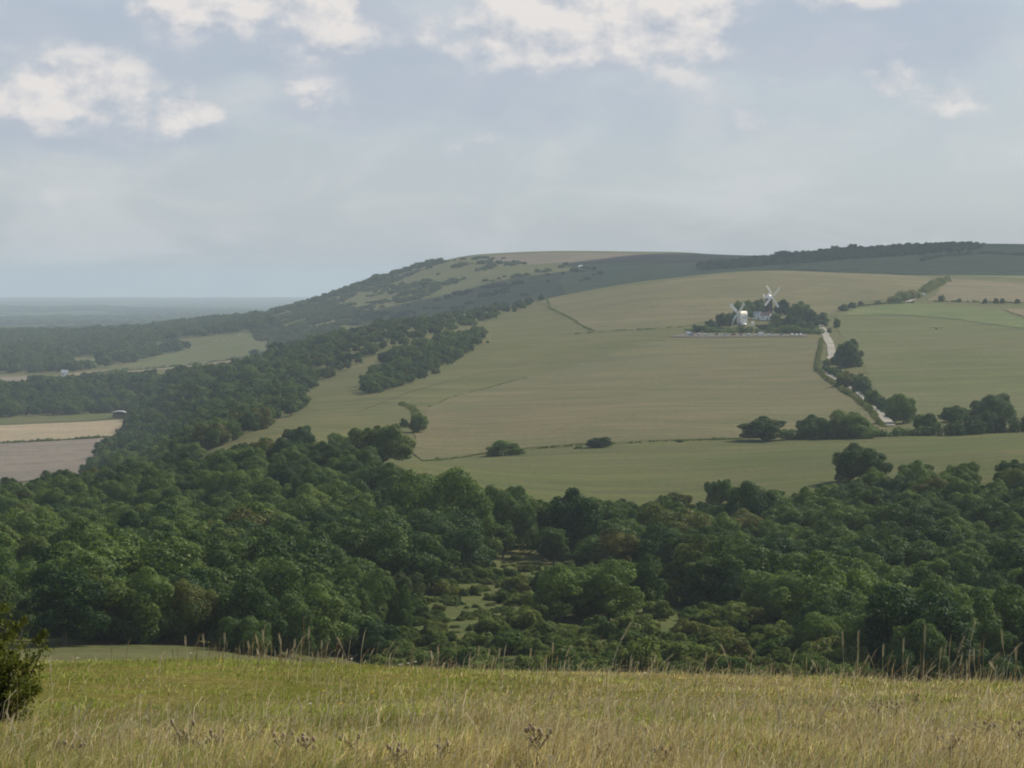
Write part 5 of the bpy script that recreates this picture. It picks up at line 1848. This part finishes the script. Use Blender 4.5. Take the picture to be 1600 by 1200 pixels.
def near_bush():
    d = 15.0
    x = (-8 - 800) / FPX * d
    z = float(H(x, d)[0])
    root = thing('bush', 'small leafy olive bush at the left edge of the meadow', 'bush', (x, d, z))
    rs = np.random.RandomState(808)
    parts, lob = [], []
    for i in range(26):
        a = rs.uniform(0, 6.28)
        e = rs.uniform(.35, 1.4)
        l = rs.uniform(.32, .66) * (1.0 if e > .7 else .8)
        tip = np.array((math.cos(a) * math.cos(e) * l * .95, math.sin(a) * math.cos(e) * l, math.sin(e) * l + .02))
        mid = tip * .55 + rs.normal(0, .02, 3)
        parts.append(tube([(rs.normal(0, .02), rs.normal(0, .02), -.03), mid, tip], [.009, .006, .002], 5))
        for t in np.linspace(.3, 1.0, 6):
            q = (mid * (t / .55) if t < .55 else mid + (tip - mid) * (t - .55) / .45) + rs.normal(0, .02, 3)
            lob.append((q[0], q[1], max(.03, q[2] * 1.12), rs.uniform(.035, .075) * (1.15 - .4 * t)))
    v, f = join(parts)
    link('branches', mesh_np('branches', v, f, (M_BARK,), True), root)
    Cs, Ns, Ts = [], [], []
    for (a, b, c, r_) in lob:
        n = 62
        dd = rs.normal(size=(n, 3))
        dd /= np.linalg.norm(dd, axis=1)[:, None]
        Cs.append(np.array((a, b, c)) + dd * r_ * rs.uniform(.3, 1.25, (n, 1)))
        nn = dd + rs.normal(0, .7, dd.shape)
        Ns.append(nn / np.linalg.norm(nn, axis=1)[:, None])
        Ts.append(np.clip(rs.normal(.5, .25, n) + rs.normal(0, .15), 0, 1))
    V, F = leaf_quads(np.concatenate(Cs), np.concatenate(Ns), .022, rs, .6)
    link('leaves', mesh_np('leaves', V, F, (M_BUSH,), False, {'tone': ('FLOAT', np.repeat(np.concatenate(Ts), 4))}), root)


near_bush()


# ------------------------------------------------------------------ a cumulus off to the right, whose shade lies on the far hillside
def cumulus(c, sx, sy, sz, n, seed):
    rs = np.random.RandomState(seed)
    bm = bmesh.new()
    for i in range(n):
        a, q = rs.uniform(0, 6.28), math.sqrt(rs.rand())
        p = Vector((c[0] + sx * q * math.cos(a), c[1] + sy * q * math.sin(a), c[2] + sz * rs.uniform(0, 1) * (1 - q * .8)))
        r_ = rs.uniform(.16, .30) * min(sx, sy)
        m = Matrix.Translation(p) @ Matrix.Diagonal((r_, r_, r_ * .6, 1))
        bmesh.ops.create_icosphere(bm, subdivisions=2, radius=1.0, matrix=m)
    for v in bm.verts:
        v.co += Vector(rs.normal(0, 9, 3))
    me = bpy.data.meshes.new('cloud')
    bm.to_mesh(me)
    bm.free()
    m, N = new_mat('cloud_vapour')
    a, b = N.n('ShaderNodeBsdfDiffuse'), N.n('ShaderNodeBsdfTranslucent')
    for q in (a, b):
        q.inputs[0].default_value = (.9, .9, .92, 1)
    mx = N.n('ShaderNodeMixShader')
    mx.inputs[0].default_value = .4
    N.put(mx.inputs[1], a.outputs[0])
    N.put(mx.inputs[2], b.outputs[0])
    N.put(N.out.inputs[0], mx.outputs[0])
    me.materials.append(m)
    tag(link('cloud', me), 'cumulus cloud shading the far hillside', kind='structure')


def cloud_over(gx, gy, gz, hgt):
    k = hgt / sun_dir.z
    return (gx + sun_dir.x * k, gy + sun_dir.y * k, gz + hgt)


cumulus(cloud_over(640, 3640, 240, 1250), 640, 640, 260, 80, 5)
cumulus(cloud_over(235, 3700, 220, 1250), 170, 300, 160, 22, 6)


# ------------------------------------------------------------------ haze
def haze():
    b = MB()
    x, y0, y1, z0, z1 = 25500.0, -25500.0, 25500.0, 46.0, 290.0
    b.box((0, (y0 + y1) / 2, (z0 + z1) / 2), (x, (y1 - y0) / 2, (z1 - z0) / 2))
    m, N = new_mat('haze')
    v = N.n('ShaderNodeVolumePrincipled')
    v.inputs['Color'].default_value = (.66, .80, .94, 1)
    v.inputs['Density'].default_value = 0.000074
    v.inputs['Anisotropy'].default_value = 0.0
    N.put(N.out.inputs['Volume'], v.outputs[0])
    o = b.build('haze', m)
    tag(o, 'pale summer haze over the whole view', kind='stuff')


haze()
